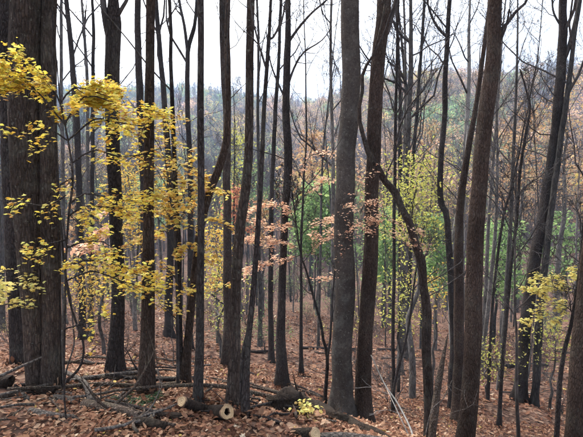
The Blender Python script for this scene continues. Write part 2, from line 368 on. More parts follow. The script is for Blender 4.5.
def px_path(pts, Y, rng=None, wob=.015):
    """pixel polyline (x, y, width[, Y]) -> world points and radii"""
    P, R = [], []
    for i, p in enumerate(pts):
        yy = p[3] if len(p) > 3 else Y
        q = at(p[0], p[1], yy)
        if rng is not None: q = q*(1+rng.normal(0, wob))
        P.append(q); R.append(.5*p[2]*depth(q)/FPX)
    return np.array(P), np.array(R)
TREES = []
def hand_tree(label, pts, Y=None, base=None, mat='brown', H=21, seed=0, limbs=(), low=4, z0=.45, ncrown=9, name='bare_tree',
              group='bare trees on the near slope', sides=None, flare=.65, rough=.10, lowrange=None, stems=(), top=True):
    rng = np.random.RandomState(seed*31+5)
    if Y is None:
        b = hit(*base); Y = b[1]
    P, R = px_path(pts, Y)
    P, R = P[::-1], R[::-1]                                   # base first
    x, z = P[0][0], gz(P[0][0], Y)
    if P[0][2] > z+.15:
        P = np.vstack([[x+(P[0][0]-P[1][0])*.05, Y, z], P]); R = np.concatenate([[R[0]*1.04], R])
    P = np.vstack([P[0]-np.array([0, 0, .45]), P]); R = np.concatenate([[R[0]], R])
    zt = z+H
    if top and P[-1][2] < zt-1:
        d = P[-1]-P[-2]; d /= np.linalg.norm(d); q, r, k = P[-1], R[-1], 8; st = (zt-P[-1][2])/k
        for i in range(k):
            d = d+np.array([rng.normal(0, .05), rng.normal(0, .05), .25]); d /= np.linalg.norm(d); q = q+d*st
            P = np.vstack([P, q]); R = np.append(R, max(.012, r*(1-((i+1)/k)**1.2*.93)))
    Q = smooth_path(np.hstack([P, R[:, None]]), .16 if Y < 16 else .4)
    lz = Q[:, 2]; jit = np.minimum(.26*Q[:, 3], .035)*np.clip((lz-z)/.6, 0, 1)
    Q[:, 0] += jit*(vnoise(lz*.9+seed*3.1, seed*1.7, 0.)+.5*vnoise(lz*2.3+seed*5.1, seed*.7, 4.)); Q[:, 1] += jit*vnoise(lz*.9+seed*2.3, seed*.9, 9.)
    root = np.array([x, Y, z])
    w = R[1]*2
    if sides is None: sides = 24 if w*FPX/Y > 9 else (14 if w*FPX/Y > 5 else 8)
    # wander off the picture plane a little
    hh = np.clip((Q[:, 2]-z)/8, 0, 3); Q[:, 1] += .12*hh*np.sin(hh*1.7+seed)*min(1, Y/8)
    t = thing(name, label, 'tree', root, group)
    mb = MB(); tube(mb, Q[:, :3]-root, np.maximum(Q[:, 3], .004), sides, rough if sides > 8 else .04, seed*1.37+.3, lobes=flare*.75, sink=.45)
    mb.obj('trunk', M[mat], t)
    for s in stems:
        SP, SR = px_path(s, Y); SP, SR = SP[::-1], SR[::-1]
        Qs = smooth_path(np.hstack([SP, SR[:, None]]), .16)
        mb = MB(); tube(mb, Qs[:, :3]-root, np.maximum(Qs[:, 3], .004), max(10, sides-6), rough, seed+3.3); mb.obj('stem', M[mat], t)
    for l in limbs:
        LP, LR = px_path(l, Y, rng, .004)
        i0 = int(np.argmin((Q[:, 2]-LP[0][2])**2)); LP[:, 1] += Q[i0, 1]-Y; LP[0] = Q[i0, :3]; Qs = smooth_path(np.hstack([LP, LR[:, None]]), .1 if Y < 14 else .3)
        mb = MB(); tube(mb, Qs[:, :3]-root, np.maximum(Qs[:, 3], .003), 8, .05, seed+.1)
        for k in range(5):
            i = rng.randint(len(Qs)//3, len(Qs)-1); dd = Qs[i+1, :3]-Qs[i, :3]; dd /= np.linalg.norm(dd)+1e-9
            a = rng.uniform(.5, 1.0); grow(mb, Qs[i, :3]-root, dd*math.cos(a)+perp(dd, rng)*math.sin(a), rng.uniform(.4, 1.1)*Y/12, Qs[i, 3]*.45, 1, rng, (4, 4, 3), rmin=.0025*Y/9)
        mb.obj('limb', M['twig'], t)
    mb = MB()
    crown(mb, Q[:, :3]-root, Q[:, 3], H*z0, ncrown, rng, kids=(5, 4, 3), rmin=.004)
    lo, hi = lowrange or (max(.9, .10*H), .45*H)
    for k in range(int(low*.7)):
        zz = rng.uniform(lo, hi)+z; i = int(np.argmin(abs(Q[:, 2]-zz))); az = rng.uniform(0, 2*math.pi); el = rng.uniform(.0, .8)
        d = np.array([math.cos(az)*math.cos(el), .5*math.sin(az)*math.cos(el), math.sin(el)])
        grow(mb, Q[i, :3]-root, d, rng.uniform(.7, 2.2)*(1 if Y < 14 else 1.5), max(.008, Q[i, 3]*.14), 1, rng, (4, 4, 3), rmin=.003 if Y < 14 else .005)
    if mb.n: mb.obj('crown', M['twig'], t)
    TREES.append((pts, Y)); return t, Q

HT = hand_tree
HT('huge dark furrowed trunk with two fused stems, in front at far left', [(48, 0, 14), (47, 60, 15), (47, 120, 16), (49, 200, 18), (51, 260, 19), (51, 330, 19.5), (52, 388, 21)],
   base=(52, 388), mat='furrowed', H=24, seed=1, low=0, rough=.13, flare=.22, sides=36, name='twin_trunk_tree',
   stems=[[(26, -150, 27), (27, -60, 29), (28, 0, 30), (26, 60, 31), (25, 130, 31), (28, 200, 30), (31, 260, 26), (34, 320, 21), (37, 392, 20)]])
HT('dark trunk at the left edge half hidden by the fused twin trunk', [(4, 0, 19), (9, 130, 19), (14, 250, 19), (17, 310, 17), (21, 366, 15)], base=(21, 366), mat='dark', H=23, seed=2, low=0)
HT('thin pale grey tree just right of the fused twin trunk', [(62, 0, 3), (62, 60, 3.4), (63, 110, 3.8), (64, 200, 4.2), (64, 300, 4.6)], Y=24, mat='midbark', H=20, seed=3, low=9, z0=.4)
HT('slim dark tree leaning left, between the twin trunk and the forked trunk', [(66, 0, 4.5), (71, 45, 5), (75, 88, 5.5), (79, 150, 6), (81, 230, 6.2), (83, 330, 7)], Y=17, mat='dark', H=20, seed=4, low=8)
HT('very thin tree just left of the thick forked trunk', [(80, 0, 2.6), (83, 40, 3), (86, 90, 3.4), (88, 200, 4), (90, 310, 4.5)], Y=24, mat='midbark', H=19, seed=5, low=9, z0=.4)
HT('thick dark trunk forking into three near the top of the photo', [(113, 0, 10), (113, 22, 15), (112, 50, 15), (112, 90, 15), (113, 150, 14), (117, 216, 13), (118, 300, 12.5), (115, 372, 13.5)], base=(115, 376), mat='dark', H=22, seed=6, low=2,
   limbs=[[(112, 56, 5), (108, 34, 7), (104, 12, 6.5), (101, -20, 6), (98, -80, 5), (92, -160, 3)], [(117, 16, 4.5), (122, 7, 4), (130, -10, 3.5), (142, -60, 3), (150, -120, 2)]])
HT('slim dark tree crossing close behind the left edge of a thicker trunk', [(136, 0, 6), (138, 50, 6.5), (140, 110, 7), (143, 200, 7.5), (146, 330, 8)], Y=11, mat='dark', H=20, seed=7, low=3)
HT('straight brown trunk standing left of the sawn logs', [(149, 0, 9), (149, 60, 9.3), (149, 110, 9.5), (149, 216, 11), (148, 300, 12.5), (146, 396, 14)], base=(146, 397), mat='brown', H=22, seed=8, low=3)
HT('slender tree slanting right on its way down, right of the straight brown trunk', [(157, 0, 4.2), (161, 50, 4.8), (166, 110, 5.3), (170, 200, 6.3), (169, 335, 8.5)], base=(169, 337), mat='dark', H=21, seed=9, low=6)
HT('slender grey tree with low double stem behind yellow leaves', [(170, 0, 3.4), (171, 60, 3.8), (173, 110, 4.2), (176, 190, 4.8), (180, 250, 5.2), (180, 300, 5.5), (181, 387, 7)], base=(181, 388), mat='dark', H=20, seed=10, low=5)
HT('bare tree with a high narrow fork against the sky', [(196, 0, 2.6), (194, 25, 3.2), (189, 42, 4.2), (187, 52, 4.6), (188, 110, 5), (190, 160, 5.4), (191, 230, 5.8), (190, 330, 6.5)], Y=16, mat='dark', H=19, seed=11, low=6,
   limbs=[[(187, 48, 3.6), (184, 25, 3), (179, 0, 2.6), (176, -40, 2)]])
HT('straight slim dark trunk rising from behind the sawn logs', [(201, 0, 6.4), (201, 50, 6.4), (201, 110, 6.6), (202, 216, 7), (200, 325, 8), (198, 404, 9)], base=(198, 405), mat='dark', H=22, seed=12, low=4)
HT('upright grey brown trunk beside the bent trunk, centre left', [(223, 0, 8), (224, 60, 8), (226, 110, 8), (227, 200, 8), (227, 300, 8.5), (227, 362, 10)], base=(227, 366), mat='furrowed', H=22, seed=13, low=4)
HT('bent trunk that swings down to the left behind a straight slim trunk', [(228, 0, 5), (228, 60, 5.5), (228, 120, 6.5), (225, 150, 7.5), (218, 172, 8), (210, 192, 8), (202, 225, 8), (194, 280, 8), (188, 335, 8), (185, 386, 9)], base=(185, 388), mat='brown', H=20, seed=14, low=3)
HT('dark trunk curving left below the middle, behind the hollow sawn log', [(251, 0, 8), (250, 60, 8), (250, 110, 8.2), (249, 160, 8.8), (246, 190, 9.4), (241, 222, 9.8), (237, 270, 10), (235, 330, 10.5), (233, 405, 12)], base=(233, 408), mat='furrowed', H=22, seed=15, low=4)
HT('thin crooked black double stemmed sapling right of the hollow log', [(271, 0, 3), (269, 40, 4.0), (267, 70, 4), (264, 110, 4.4), (262, 160, 4.8), (260, 200, 5), (256, 260, 5.6), (252, 310, 6), (248, 350, 6), (245, 416, 7)], base=(245, 417), mat='dark', H=15, seed=16, low=7, name='bare_sapling',
   stems=[[(257, 250, 2.5), (252, 300, 3), (248, 330, 3.4), (242, 356, 4), (241, 385, 4), (243, 417, 4.2)]], limbs=[[(268, 42, 2.6), (273, 38, 2.2), (281, 25, 2), (286, 0, 1.6)], [(267, 62, 2.2), (259, 45, 2), (254, 25, 1.6), (250, 0, 1.2)]])
HT('thin bare tree close left of the dark kinked trunk in the centre', [(281, 0, 3), (279, 60, 3.3), (275, 110, 4), (272, 200, 4.6), (271, 330, 5.5)], Y=15, mat='dark', H=19, seed=17, low=8)
HT('dark kinked trunk in the centre with fine side twigs', [(288, 0, 5), (287, 60, 7), (286, 110, 7.6), (288, 150, 8.4), (286, 190, 8), (284, 216, 7.4), (282, 300, 8), (282, 384, 11)], base=(282, 386), mat='dark', H=20, seed=18, low=12, lowrange=(3.6, 9),
   limbs=[[(290, 45, 3), (298, 28, 2.6), (312, 12, 2.2), (326, 0, 1.8), (345, -20, 1.2)], [(288, 90, 2.4), (294, 68, 2.2), (304, 52, 1.8), (322, 40, 1.2), (332, 26, .8)], [(286, 100, 2), (276, 78, 1.8), (270, 60, 1.4), (266, 30, 1)]])
HT('thick smooth grey trunk with pale lichen specks, right of centre', [(352, 0, 18.6), (350, 110, 18.8), (347, 216, 19.2), (343, 328, 20), (342, 412, 20.5)], base=(342, 416), mat='grey', H=24, seed=20, low=0, rough=.05, sides=32)
HT('thick dark brown trunk beside the smooth grey trunk', [(382, 0, 13.6), (378, 55, 14), (375, 110, 14), (371, 216, 14.2), (366, 328, 15), (363, 420, 16)], base=(363, 423), mat='brown', H=23, seed=21, low=1, sides=28,
   limbs=[[(380, 44, 4), (387, 32, 5), (391, 18, 4.6), (395, 4, 4.2), (399, -20, 4), (406, -70, 3), (410, -120, 2)]])
HT('contorted tree curving left and passing behind the thick brown trunk', [(377, 40, 1.6), (372, 57, 2.2), (366, 66, 2.8), (362, 76, 3.2), (362, 92, 3.4), (359, 106, 3.8), (359, 122, 4), (363, 138, 4.6), (367, 152, 5), (376, 166, 6), (384, 181, 5.8), (394, 191, 6.6), (401, 207, 6.4), (409, 222, 7.4), (415, 243, 7.2), (421, 262, 8.4), (423, 285, 8), (426, 312, 9), (426, 345, 8.6), (429, 380, 9.6), (430, 410, 10)], Y=6.9, mat='furrowed', H=7.5, seed=22, low=3, ncrown=4, z0=.7, rough=.3, flare=.3, name='contorted_tree',
   limbs=[[(384, 181, 2), (388, 170, 1.6), (396, 150, 1.2), (398, 130, .8)], [(421, 262, 2), (428, 250, 1.6), (431, 236, 1)]])
HT('thin straight black pole of a tree right of the thick brown trunk', [(397, 20, 2.2), (396, 70, 2.6), (395, 110, 3), (394, 216, 3.3), (393, 328, 3.5), (393, 400, 4)], base=(393, 412), mat='dark', H=12, seed=23, low=9, name='bare_sapling', lowrange=(2, 7))
HT('light grey tree with many fine upright branches, above the yellow green foliage', [(412, 0, 3.2), (412, 42, 4.4), (411, 80, 5), (410, 110, 5.2), (408, 145, 5.4), (405, 220, 5.6), (402, 310, 6.5)], Y=17, mat='midbark', H=16.5, seed=24, low=12, lowrange=(6.5, 12), limbs=[[(411, 46, 2.8), (404, 36, 2.4), (396, 25, 2), (391, 10, 1.4)], [(410, 90, 3), (403, 74, 2.6), (396, 66, 2.2), (388, 60, 1.8)]])
HT('slim grey tree leaning right above the yellow green foliage', [(425, 0, 2.8), (422, 50, 3), (418, 110, 3.4), (413, 180, 3.8), (408, 310, 5)], Y=20, mat='midbark', H=19, seed=25, low=9)
HT('bare dark tree curving at its foot, left of the leaning brown trunk', [(449, 0, 3.8), (446, 38, 4.6), (445, 75, 5), (445, 110, 5.2), (442, 150, 5.6), (440, 185, 5.8), (442, 205, 6), (448, 222, 6.2), (452, 300, 7), (454, 352, 8)], Y=12, mat='dark', H=18, seed=27, low=7, limbs=[[(446, 40, 3), (440, 32, 2.8), (433, 22, 2.4), (427, 5, 2), (425, -15, 1.6)]])
HT('pale thin tree with wispy branches left of the leaning brown trunk', [(469, 0, 2), (468, 40, 3), (468, 75, 3.6), (466, 110, 4), (463, 180, 4.6), (461, 310, 5.5)], Y=19, mat='pale', H=17, seed=28, low=12)
HT('tall brown trunk leaning right, whose foot leaves the bottom of the photo', [(494, 0, 13.5), (491, 55, 14), (486, 110, 15), (477, 216, 15.4), (472, 328, 16.5), (466, 437, 17.5)], Y=5.9, mat='brown', H=23, seed=29, low=1, sides=28,
   limbs=[[(499, 32, 4), (506, 24, 3.4), (515, 12, 3), (524, 4, 2.6), (530, -10, 2)], [(496, 50, 3), (504, 30, 2.4), (508, 10, 2)]])
HT('slim trunk leaning the same way close behind the leaning brown trunk', [(486, 40, 4), (481, 75, 4.4), (475, 110, 4.8), (468, 150, 6), (461, 190, 7), (458, 240, 9), (458, 300, 10), (459, 362, 11)], Y=10.5, mat='brown', H=17, seed=30, low=5)
HT('pale dead stem standing left of the leaning brown trunk', [(470, 125, 3.4), (466, 165, 4.2), (460, 205, 4.8), (453, 250, 5), (451, 310, 5), (453, 355, 5), (458, 395, 5.4)], base=(458, 398), mat='pale', H=6.6, seed=31, low=2, ncrown=3, flare=.1, name='dead_stem')
HT('thin crooked sapling in the open woods between the two big right hand trunks', [(522, 68, 1.4), (528, 88, 1.8), (532, 108, 2.4), (528, 132, 2.8), (522, 170, 3), (518, 220, 3.2), (512, 265, 3.4), (507, 325, 3.6), (502, 372, 3.8), (499, 424, 4.2)], base=(499, 428), mat='dark', H=7.6, seed=32, low=8, top=False, name='bare_sapling')
HT('thin straight sapling leaning right, just left of the thin crooked sapling', [(520, 150, 1.8), (511, 190, 2.4), (504, 216, 2.8), (497, 270, 3), (491, 335, 3.4)], Y=13, mat='dark', H=11, seed=33, low=5, name='bare_sapling')
HT('dark trunk leaning right with a forking limb, near the right edge', [(560, 0, 7.4), (559, 50, 8.6), (556, 110, 9.6), (550, 160, 10.4), (541, 216, 10.8), (533, 270, 11), (526, 325, 11.2), (520, 398, 12)], base=(520, 401), mat='dark', H=22, seed=34, low=7, lowrange=(4, 9),
   limbs=[[(560, 70, 4.6), (566, 48, 4.4), (572, 24, 4), (576, 0, 3.6), (580, -40, 3), (584, -90, 2)], [(560, 108, 3), (570, 86, 2.8), (578, 70, 2.4), (588, 40, 2)], [(556, 30, 2.4), (551, 15, 2), (549, 0, 1.6)]])
HT('pale slim tree leaning just behind the forking right hand trunk', [(572, 40, 4), (566, 90, 4.8), (560, 130, 5.4), (549, 215, 6), (541, 300, 7)], Y=13.5, mat='midbark', H=18, seed=35, low=6)
HT('black crooked sapling in front at the right with pale yellow leaves', [(586, 170, 2), (583, 210, 2.4), (579, 262, 3), (576, 290, 3.4), (570, 325, 3.8), (564, 348, 4.2), (559, 385, 4.6), (556, 437, 5)], Y=6.2, mat='dark', H=5.0, seed=36, low=5, top=False, name='yellow_leaved_sapling', lowrange=(1.5, 4))
HT('brown trunk cut off by the right edge of the photo', [(612, 0, 15), (603, 110, 16), (594, 216, 17), (587, 300, 18), (580, 380, 19), (576, 437, 20)], Y=5.2, mat='brown', H=22, seed=37, low=0)
HT('thin grey sapling below the foot of the forking right hand trunk', [(517, 330, 2.2), (517, 365, 3), (517, 400, 3.6), (519, 437, 4.2)], Y=6.6, mat='twig', H=4.2, seed=38, low=1, flare=.1, name='bare_sapling', lowrange=(1.8, 3.5))
HT('forked thin sapling left of the smooth grey trunk, with copper leaves', [(292, 190, 1.2), (300, 250, 1.7), (306, 270, 2), (313, 295, 2.3), (321, 325, 2.8), (323, 340, 3), (327, 358, 3.4), (325, 404, 3.8)], base=(325, 407), mat='dark', H=5.4, seed=39, low=4, top=False, flare=.1, name='copper_leaved_sapling', lowrange=(1.5, 4),
   limbs=[[(327, 357, 2.6), (330, 342, 2.4), (331, 325, 2.2), (333, 290, 2), (338, 250, 1.8), (344, 220, 1.6), (356, 195, 1.2)]])
HT('slim dark tree left of the copper leaved sapling', [(301, 250, 2.4), (301, 300, 3), (301, 330, 3.4), (301, 372, 4.2)], base=(301, 374), mat='dark', H=11, seed=40, low=5, name='bare_sapling')
HT('thin sapling leaning right from beside the black pole', [(424, 225, 1), (416, 268, 1.6), (409, 322, 2.2), (403, 350, 2.6), (396, 378, 2.8), (393, 398, 3)], base=(392, 414), mat='dark', H=5, seed=41, low=4, top=False, flare=.1, name='bare_sapling', lowrange=(1, 4))
HT('tree standing behind the thick forked trunk, dark and slim', [(93, 60, 3.4), (93, 150, 3.8), (92, 250, 4.2), (91, 325, 5)], Y=19, mat='dark', H=19, seed=42, low=6)
HT('slim trunk just left of the crooked double sapling', [(258, 60, 2.6), (258, 120, 3), (259, 230, 3.6), (260, 330, 4.4)], Y=18, mat='midbark', H=18, seed=43, low=6)
HT('dark pair of slim trunks behind the contorted tree, the left one', [(401, 200, 4.6), (401, 250, 5), (401, 310, 5.6)], Y=22, mat='dark', H=19, seed=44, low=5)
HT('dark pair of slim trunks behind the contorted tree, the right one', [(407, 190, 4.4), (407, 250, 4.8), (406, 310, 5.4)], Y=23, mat='dark', H=19, seed=45, low=5)

# ------------------------------------------------------------------ vine and broken snag
def curve_thing(name, label, cat, pts, Y, mat, sides=8, rough=.06, seed=1., part=None, sink=0):
    P, R = px_path(pts, Y); Q = smooth_path(np.hstack([P, R[:, None]]), .05)
    base = Q[-1, :3].copy()
    mb = MB(); tube(mb, Q[:, :3]-base, Q[:, 3], sides, rough, seed, caps=True)
    o = mb.obj(name, M[mat]); o.location = base; tag(o, label, cat); return o
bA = hit(52, 388)[1]
curve_thing('vine', 'dark vine hanging down and looping beside the fused twin trunk', 'vine', [(52, -40, 1.6), (53, 40, 1.8), (54, 110, 2), (58, 190, 2.2), (61, 225, 2.2), (64, 262, 2.2), (69, 298, 2.2), (76, 322, 2.2), (83, 342, 2.3), (83, 358, 2.4), (78, 370, 2.5), (70, 378, 2.6), (62, 386, 2.8)], bA-.25, 'dark')
curve_thing('vine', 'thinner twisting vine between the twin trunk and the looping vine', 'vine', [(62, 215, 1.4), (66, 245, 1.5), (66, 275, 1.6), (71, 300, 1.5), (73, 325, 1.4), (74, 345, 1.4), (67, 368, 1.5), (64, 385, 1.6)], bA-.1, 'twig')
curve_thing('vine', 'pale stem climbing close along the right side of the twin trunk', 'vine', [(65, 300, 3), (63, 325, 3.2), (62, 350, 3.4), (63, 375, 3.6), (62, 389, 4)], bA-.1, 'grey')

# ------------------------------------------------------------------ leafy sprays
def spray(tw, fol, pts, Y, n, size, tmpl, rng, drop=.12, side=.38, thick=.006, root=None, tilt=.3):
    """a leafy branch: twig polyline in the world, side twigs in a flat layer, leaves along them"""
    P = np.array([at(p[0], p[1], p[2] if len(p) > 2 else Y) for p in pts]); Q = smooth_path(P, .08)
    Q = Q+np.cumsum(rng.normal(0, .004, Q.shape), 0)
    m = len(Q); R = thick*(1-.75*np.linspace(0, 1, m)); tube(tw, Q-root, R, 4)
    C, Hd = [], []
    L = np.linalg.norm(np.diff(Q, axis=0), axis=1).sum()
    ns = max(3, int(L/.085))
    per = max(1, int(n*1.8)//ns)
    for k in range(ns):
        f = .12+.88*(k+rng.rand())/ns; i = min(m-2, int(f*(m-1)))
        d = Q[i+1]-Q[i]; d /= np.linalg.norm(d)
        lat = np.cross(d, [0, 0, 1]); lat /= np.linalg.norm(lat)+1e-9
        sg = rng.choice([-1, 1]); v = d*rng.uniform(.2, .9)+lat*sg*rng.uniform(.3, 1)+np.array([0, 0, rng.normal(0, .22)])
        v /= np.linalg.norm(v); ln = side*rng.uniform(.35, 1.1)
        T = np.array([Q[i]+v*ln*t-np.array([0, 0, drop*ln*t*t]) for t in (0, .35, .7, 1)])
        tube(tw, T-root, thick*np.array([.5, .4, .3, .2]), 3)
        for j in range(per):
            t = rng.uniform(.15, 1.05); c = Q[i]+v*ln*t-np.array([0, 0, drop*ln*t*t])+rng.normal(0, .022, 3)
            C.append(c-root); Hd.append(math.atan2(v[1], v[0]))
    leaves(fol, np.array(C), size, tmpl, rng, tilt, np.array(Hd))
def leafy(name, label, root_px, stem, sprays, Y, leafmat_, tmpl, size, seed, wood='twig', group=None, parent=None, side=.38, dens=1.0):
    rng = np.random.RandomState(seed)
    if parent is None:
        P, R = px_path(stem, Y); P, R = P[::-1], R[::-1]
        z = gz(P[0][0], P[0][1]); base = np.array([P[0][0], P[0][1], z])
        if P[0][2] > z+.05: P = np.vstack([base, P]); R = np.concatenate([[R[0]], R])
        P = np.vstack([P[0]-np.array([0, 0, .1]), P]); R = np.concatenate([[R[0]], R])
        t = thing(name, label, 'tree', base, group)
        Q = smooth_path(np.hstack([P, R[:, None]]), .1); mb = MB(); tube(mb, Q[:, :3]-base, Q[:, 3], 8, .04, seed); mb.obj('trunk', M[wood], t)
    else: t = parent; base = np.array(t.location)
    tw, fo = MB(), MB()
    for s in sprays: spray(tw, fo, s[0], Y, s[1]*dens, size, tmpl, rng, root=base, side=side*(s[2] if len(s) > 2 else 1))
    f = fo.obj('foliage', M[leafmat_], tw.obj('crown', M[wood], t), smooth=False); f['kind'] = 'stuff'
    return t
YA = bA-.75
leafy('yellow_maple_sapling', 'bright yellow leaved maple sapling in front of the fused twin trunk', None,
      [(57, 60, 1), (60, 100, 1.4), (68, 140, 2), (73, 178, 2.2), (69, 212, 2.4), (66, 260, 2.0), (65, 320, 1.9), (64, 384, 1.8)],
      [([(65, 125), (40, 92), (18, 75), (-12, 62)], 400), ([(62, 110), (48, 84), (22, 88), (-5, 92)], 270), ([(65, 125), (85, 96), (110, 100), (140, 108, YA+.5)], 480, 1.1), ([(60, 105), (75, 88), (95, 92), (120, 102)], 300),
       ([(68, 140), (95, 118), (125, 120, YA+.3), (160, 124, YA+.9)], 260), ([(68, 140), (45, 128), (28, 134), (12, 138)], 45, .8), ([(70, 165), (95, 150), (120, 158), (150, 152, YA+.6)], 85), ([(73, 178), (60, 185), (48, 194)], 24, .6),
       ([(70, 205), (85, 194), (105, 198), (140, 205, YA+.5)], 190), ([(69, 215), (90, 206), (118, 212), (132, 222)], 120), ([(67, 240), (52, 244), (36, 250), (24, 252)], 40, .7), ([(66, 265), (85, 262), (110, 264), (140, 280, YA+.4)], 190), ([(66, 280), (90, 270), (120, 278), (165, 292, YA+.8)], 150),
       ([(66, 250), (80, 245), (100, 244), (112, 250)], 60), ([(66, 330), (85, 325), (110, 322)], 24), ([(66, 195), (45, 205), (20, 200), (5, 212)], 40, .7)],
      YA, 'yellow', MAPLE, .029, 11, wood='dark', dens=1.15)
leafy('yellow_maple_sapling', 'yellow leaved sapling spilling in from the left edge beside the dark trunk', None,
      [(-25, 200, 1.4), (-22, 280, 2), (-20, 380, 3)], [([(-22, 300), (-5, 292), (14, 285), (26, 292)], 120), ([(-22, 270), (-8, 270), (8, 278)], 60), ([(-22, 330), (-8, 312), (10, 306), (20, 312)], 60)], bA-.4, 'paleyellow', MAPLE, .032, 12, dens=.7)
leafy('yellow_maple_sapling', 'golden leaved sapling between the straight brown trunk and the straight slim trunk', None,
      [(165, 90, 1), (170, 150, 1.8), (174, 220, 2.4), (177, 300, 2.8), (178, 386, 3.4)],
      [([(174, 215), (165, 185), (155, 170), (145, 160)], 130), ([(174, 215), (185, 190), (195, 185), (206, 190)], 150), ([(175, 230), (165, 205), (152, 208), (142, 216)], 180), ([(175, 235), (185, 212), (198, 216), (210, 222)], 160), ([(172, 190), (162, 150), (152, 135), (146, 120)], 90),
       ([(172, 180), (180, 165), (190, 168), (198, 172)], 90), ([(175, 250), (165, 232), (150, 236), (140, 246)], 140), ([(176, 255), (186, 240), (196, 246), (205, 255)], 100), ([(176, 280), (165, 268), (155, 272)], 50), ([(177, 300), (187, 280), (196, 288)], 50), ([(172, 170), (172, 140), (168, 115)], 50),
       ([(177, 320), (160, 305), (148, 310)], 40)], hit(178, 388)[1]-.2, 'golden', MAPLE, .038, 13, side=.5, dens=.75)
YB = hit(325, 407)[1]; YT = min(hit(363, 423)[1], hit(342, 416)[1], 6.9)-.15
cs = [o for o in bpy.data.objects if o.name == 'copper_leaved_sapling'][0]
leafy(None, None, None, None,
      [([(300, 250), (280, 240), (262, 240), (240, 236)], 120), ([(300, 255), (280, 262), (262, 262), (246, 272)], 100), ([(303, 262), (320, 240), (340, 230, YB+.9)], 100), ([(296, 215), (280, 206), (262, 206), (250, 210)], 100), ([(295, 205), (310, 190), (325, 184), (340, 180, YB+.9)], 90),
       ([(296, 210), (300, 170), (315, 154), (334, 152, YB+.9)], 45), ([(310, 285), (320, 280), (333, 272, YB+.9)], 36), ([(300, 235), (320, 222), (338, 218, YB+.9)], 80), ([(298, 228), (284, 224), (270, 226), (256, 222)], 80)],
      YB, 'beech', OVAL, .046, 14, parent=cs, side=.36, dens=2.0)
YT = min(hit(363, 423)[1], 6.9)-.16
leafy(None, None, None, None,
      [([(331, 322, YB), (345, 250, YT+.7), (358, 196, YT+.3), (366, 176, YT), (380, 169, YT), (398, 175, YT)], 110, .9), ([(360, 215, YT+.3), (366, 204, YT), (376, 202, YT), (388, 208, YT)], 70, .8), ([(345, 250, YT+.7), (360, 224, YT+.3), (372, 228, YT), (402, 240, YT), (432, 252, YT)], 130, .9), ([(360, 222, YT+.3), (380, 214, YT), (405, 226, YT), (428, 236, YT)], 80, .8), ([(362, 232, YT+.2), (368, 222, YT), (382, 224, YT)], 60, .7)],
      YT, 'beech', OVAL, .036, 24, parent=cs, side=.26, dens=1.3)
ys = [o for o in bpy.data.objects if o.name == 'yellow_leaved_sapling'][0]
leafy(None, None, None, None,
      [([(577, 290), (560, 284), (545, 280), (526, 274)], 150), ([(577, 295), (560, 292), (540, 290), (524, 292)], 130), ([(574, 312), (560, 302), (545, 306), (522, 322)], 110), ([(578, 280), (590, 276), (600, 282)], 50), ([(573, 315), (582, 312), (595, 320)], 50), ([(576, 300), (570, 305), (556, 314), (545, 318)], 70), ([(579, 270), (570, 274), (558, 278)], 50)],
      6.2, 'paleyellow', MAPLE, .038, 15, parent=ys, side=.28, dens=1.1)

# ------------------------------------------------------------------ leafy understorey trees further down the slope
def leafy_tree(label, px, ytop, ybot, halfw, Y, mat, n, size, seed, tmpl=OVAL, name='leafy_tree', layers=13, group='leafy trees down the slope', cl=.75):
    rng = np.random.RandomState(seed*7+1)
    top = at(px, ytop, Y); bot = at(px, ybot, Y); x = top[0]; z = gz(x, Y); base = np.array([x, Y, z])
    t = thing(name, label, 'tree', base, group); H = top[2]-z; hb = max(.3, bot[2]-z); hw = halfw*depth(top)/FPX
    P = [np.array([0, 0, -.4])]; k = 9
    for i in range(1, k+1): P.append(np.array([rng.normal(0, .05)*i*.4, rng.normal(0, .05)*i*.4, H*.97*i/k]))
    r0 = .013*H+.012; Q = smooth_path(np.array(P), .5); R = r0*(1-.9*np.linspace(0, 1, len(Q)))
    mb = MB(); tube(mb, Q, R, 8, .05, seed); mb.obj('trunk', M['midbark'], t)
    tw, fo = MB(), MB(); C = []
    nb = layers*3
    for b in range(nb):
        h = hb+(H-hb)*((b+rng.rand())/nb); i = int(np.argmin(abs(Q[:, 2]-h*.93)))
        az = rng.uniform(0, 2*math.pi); f = (h-hb)/(H-hb); ln = hw*rng.uniform(.45, 1.15)*(1-.75*max(0, f-.35))
        e = Q[i]+np.array([math.cos(az)*ln, math.sin(az)*ln, rng.uniform(.0, .3)*ln])
        Pm = np.array([Q[i], (Q[i]+e)/2+rng.normal(0, .06, 3)*ln+np.array([0, 0, .06*ln]), e]); L = smooth_path(Pm, .4)
        tube(tw, L, .30*R[i]*(1-.8*np.linspace(0, 1, len(L)))+.004, 4)
        for s in range(4):
            tt = rng.uniform(.35, 1.05); p = L[min(len(L)-1, int(tt*(len(L)-1)))]+rng.normal(0, .10, 3)*hw
            C.append((p, rng.uniform(.5, 1.2)))
    pts = []
    for p, s in C:
        m = int(n/len(C)*s)
        g = rng.normal(0, 1, (m, 3))*np.array([.26, .26, .10])*cl*max(hw, .7)*s
        pts.append(p+g)
    leaves(fo, np.vstack(pts), size, tmpl, rng, .6)
    f = fo.obj('foliage', M[mat], tw.obj('crown', M['midtwig'], t), smooth=False); f['kind'] = 'stuff'
    return t
LT = leafy_tree
LT('yellow green leafy tree right of the thick brown trunk', 420, 140, 240, 26, 13, 'yellowgreen', 3600, .065, 1, cl=2.6)
LT('low yellowish leafy tree below the contorted tree', 402, 262, 325, 20, 14, 'yellowgreen', 900, .07, 2, cl=2.2)
LT('small golden bush left of the leaning trunk, right of the contorted tree', 436, 262, 300, 12, 15, 'golden', 500, .07, 3, cl=2)
LT('broad green tree seen left of the smooth grey trunk', 318, 176, 255, 36, 34, 'green', 7000, .22, 4, cl=1.1)
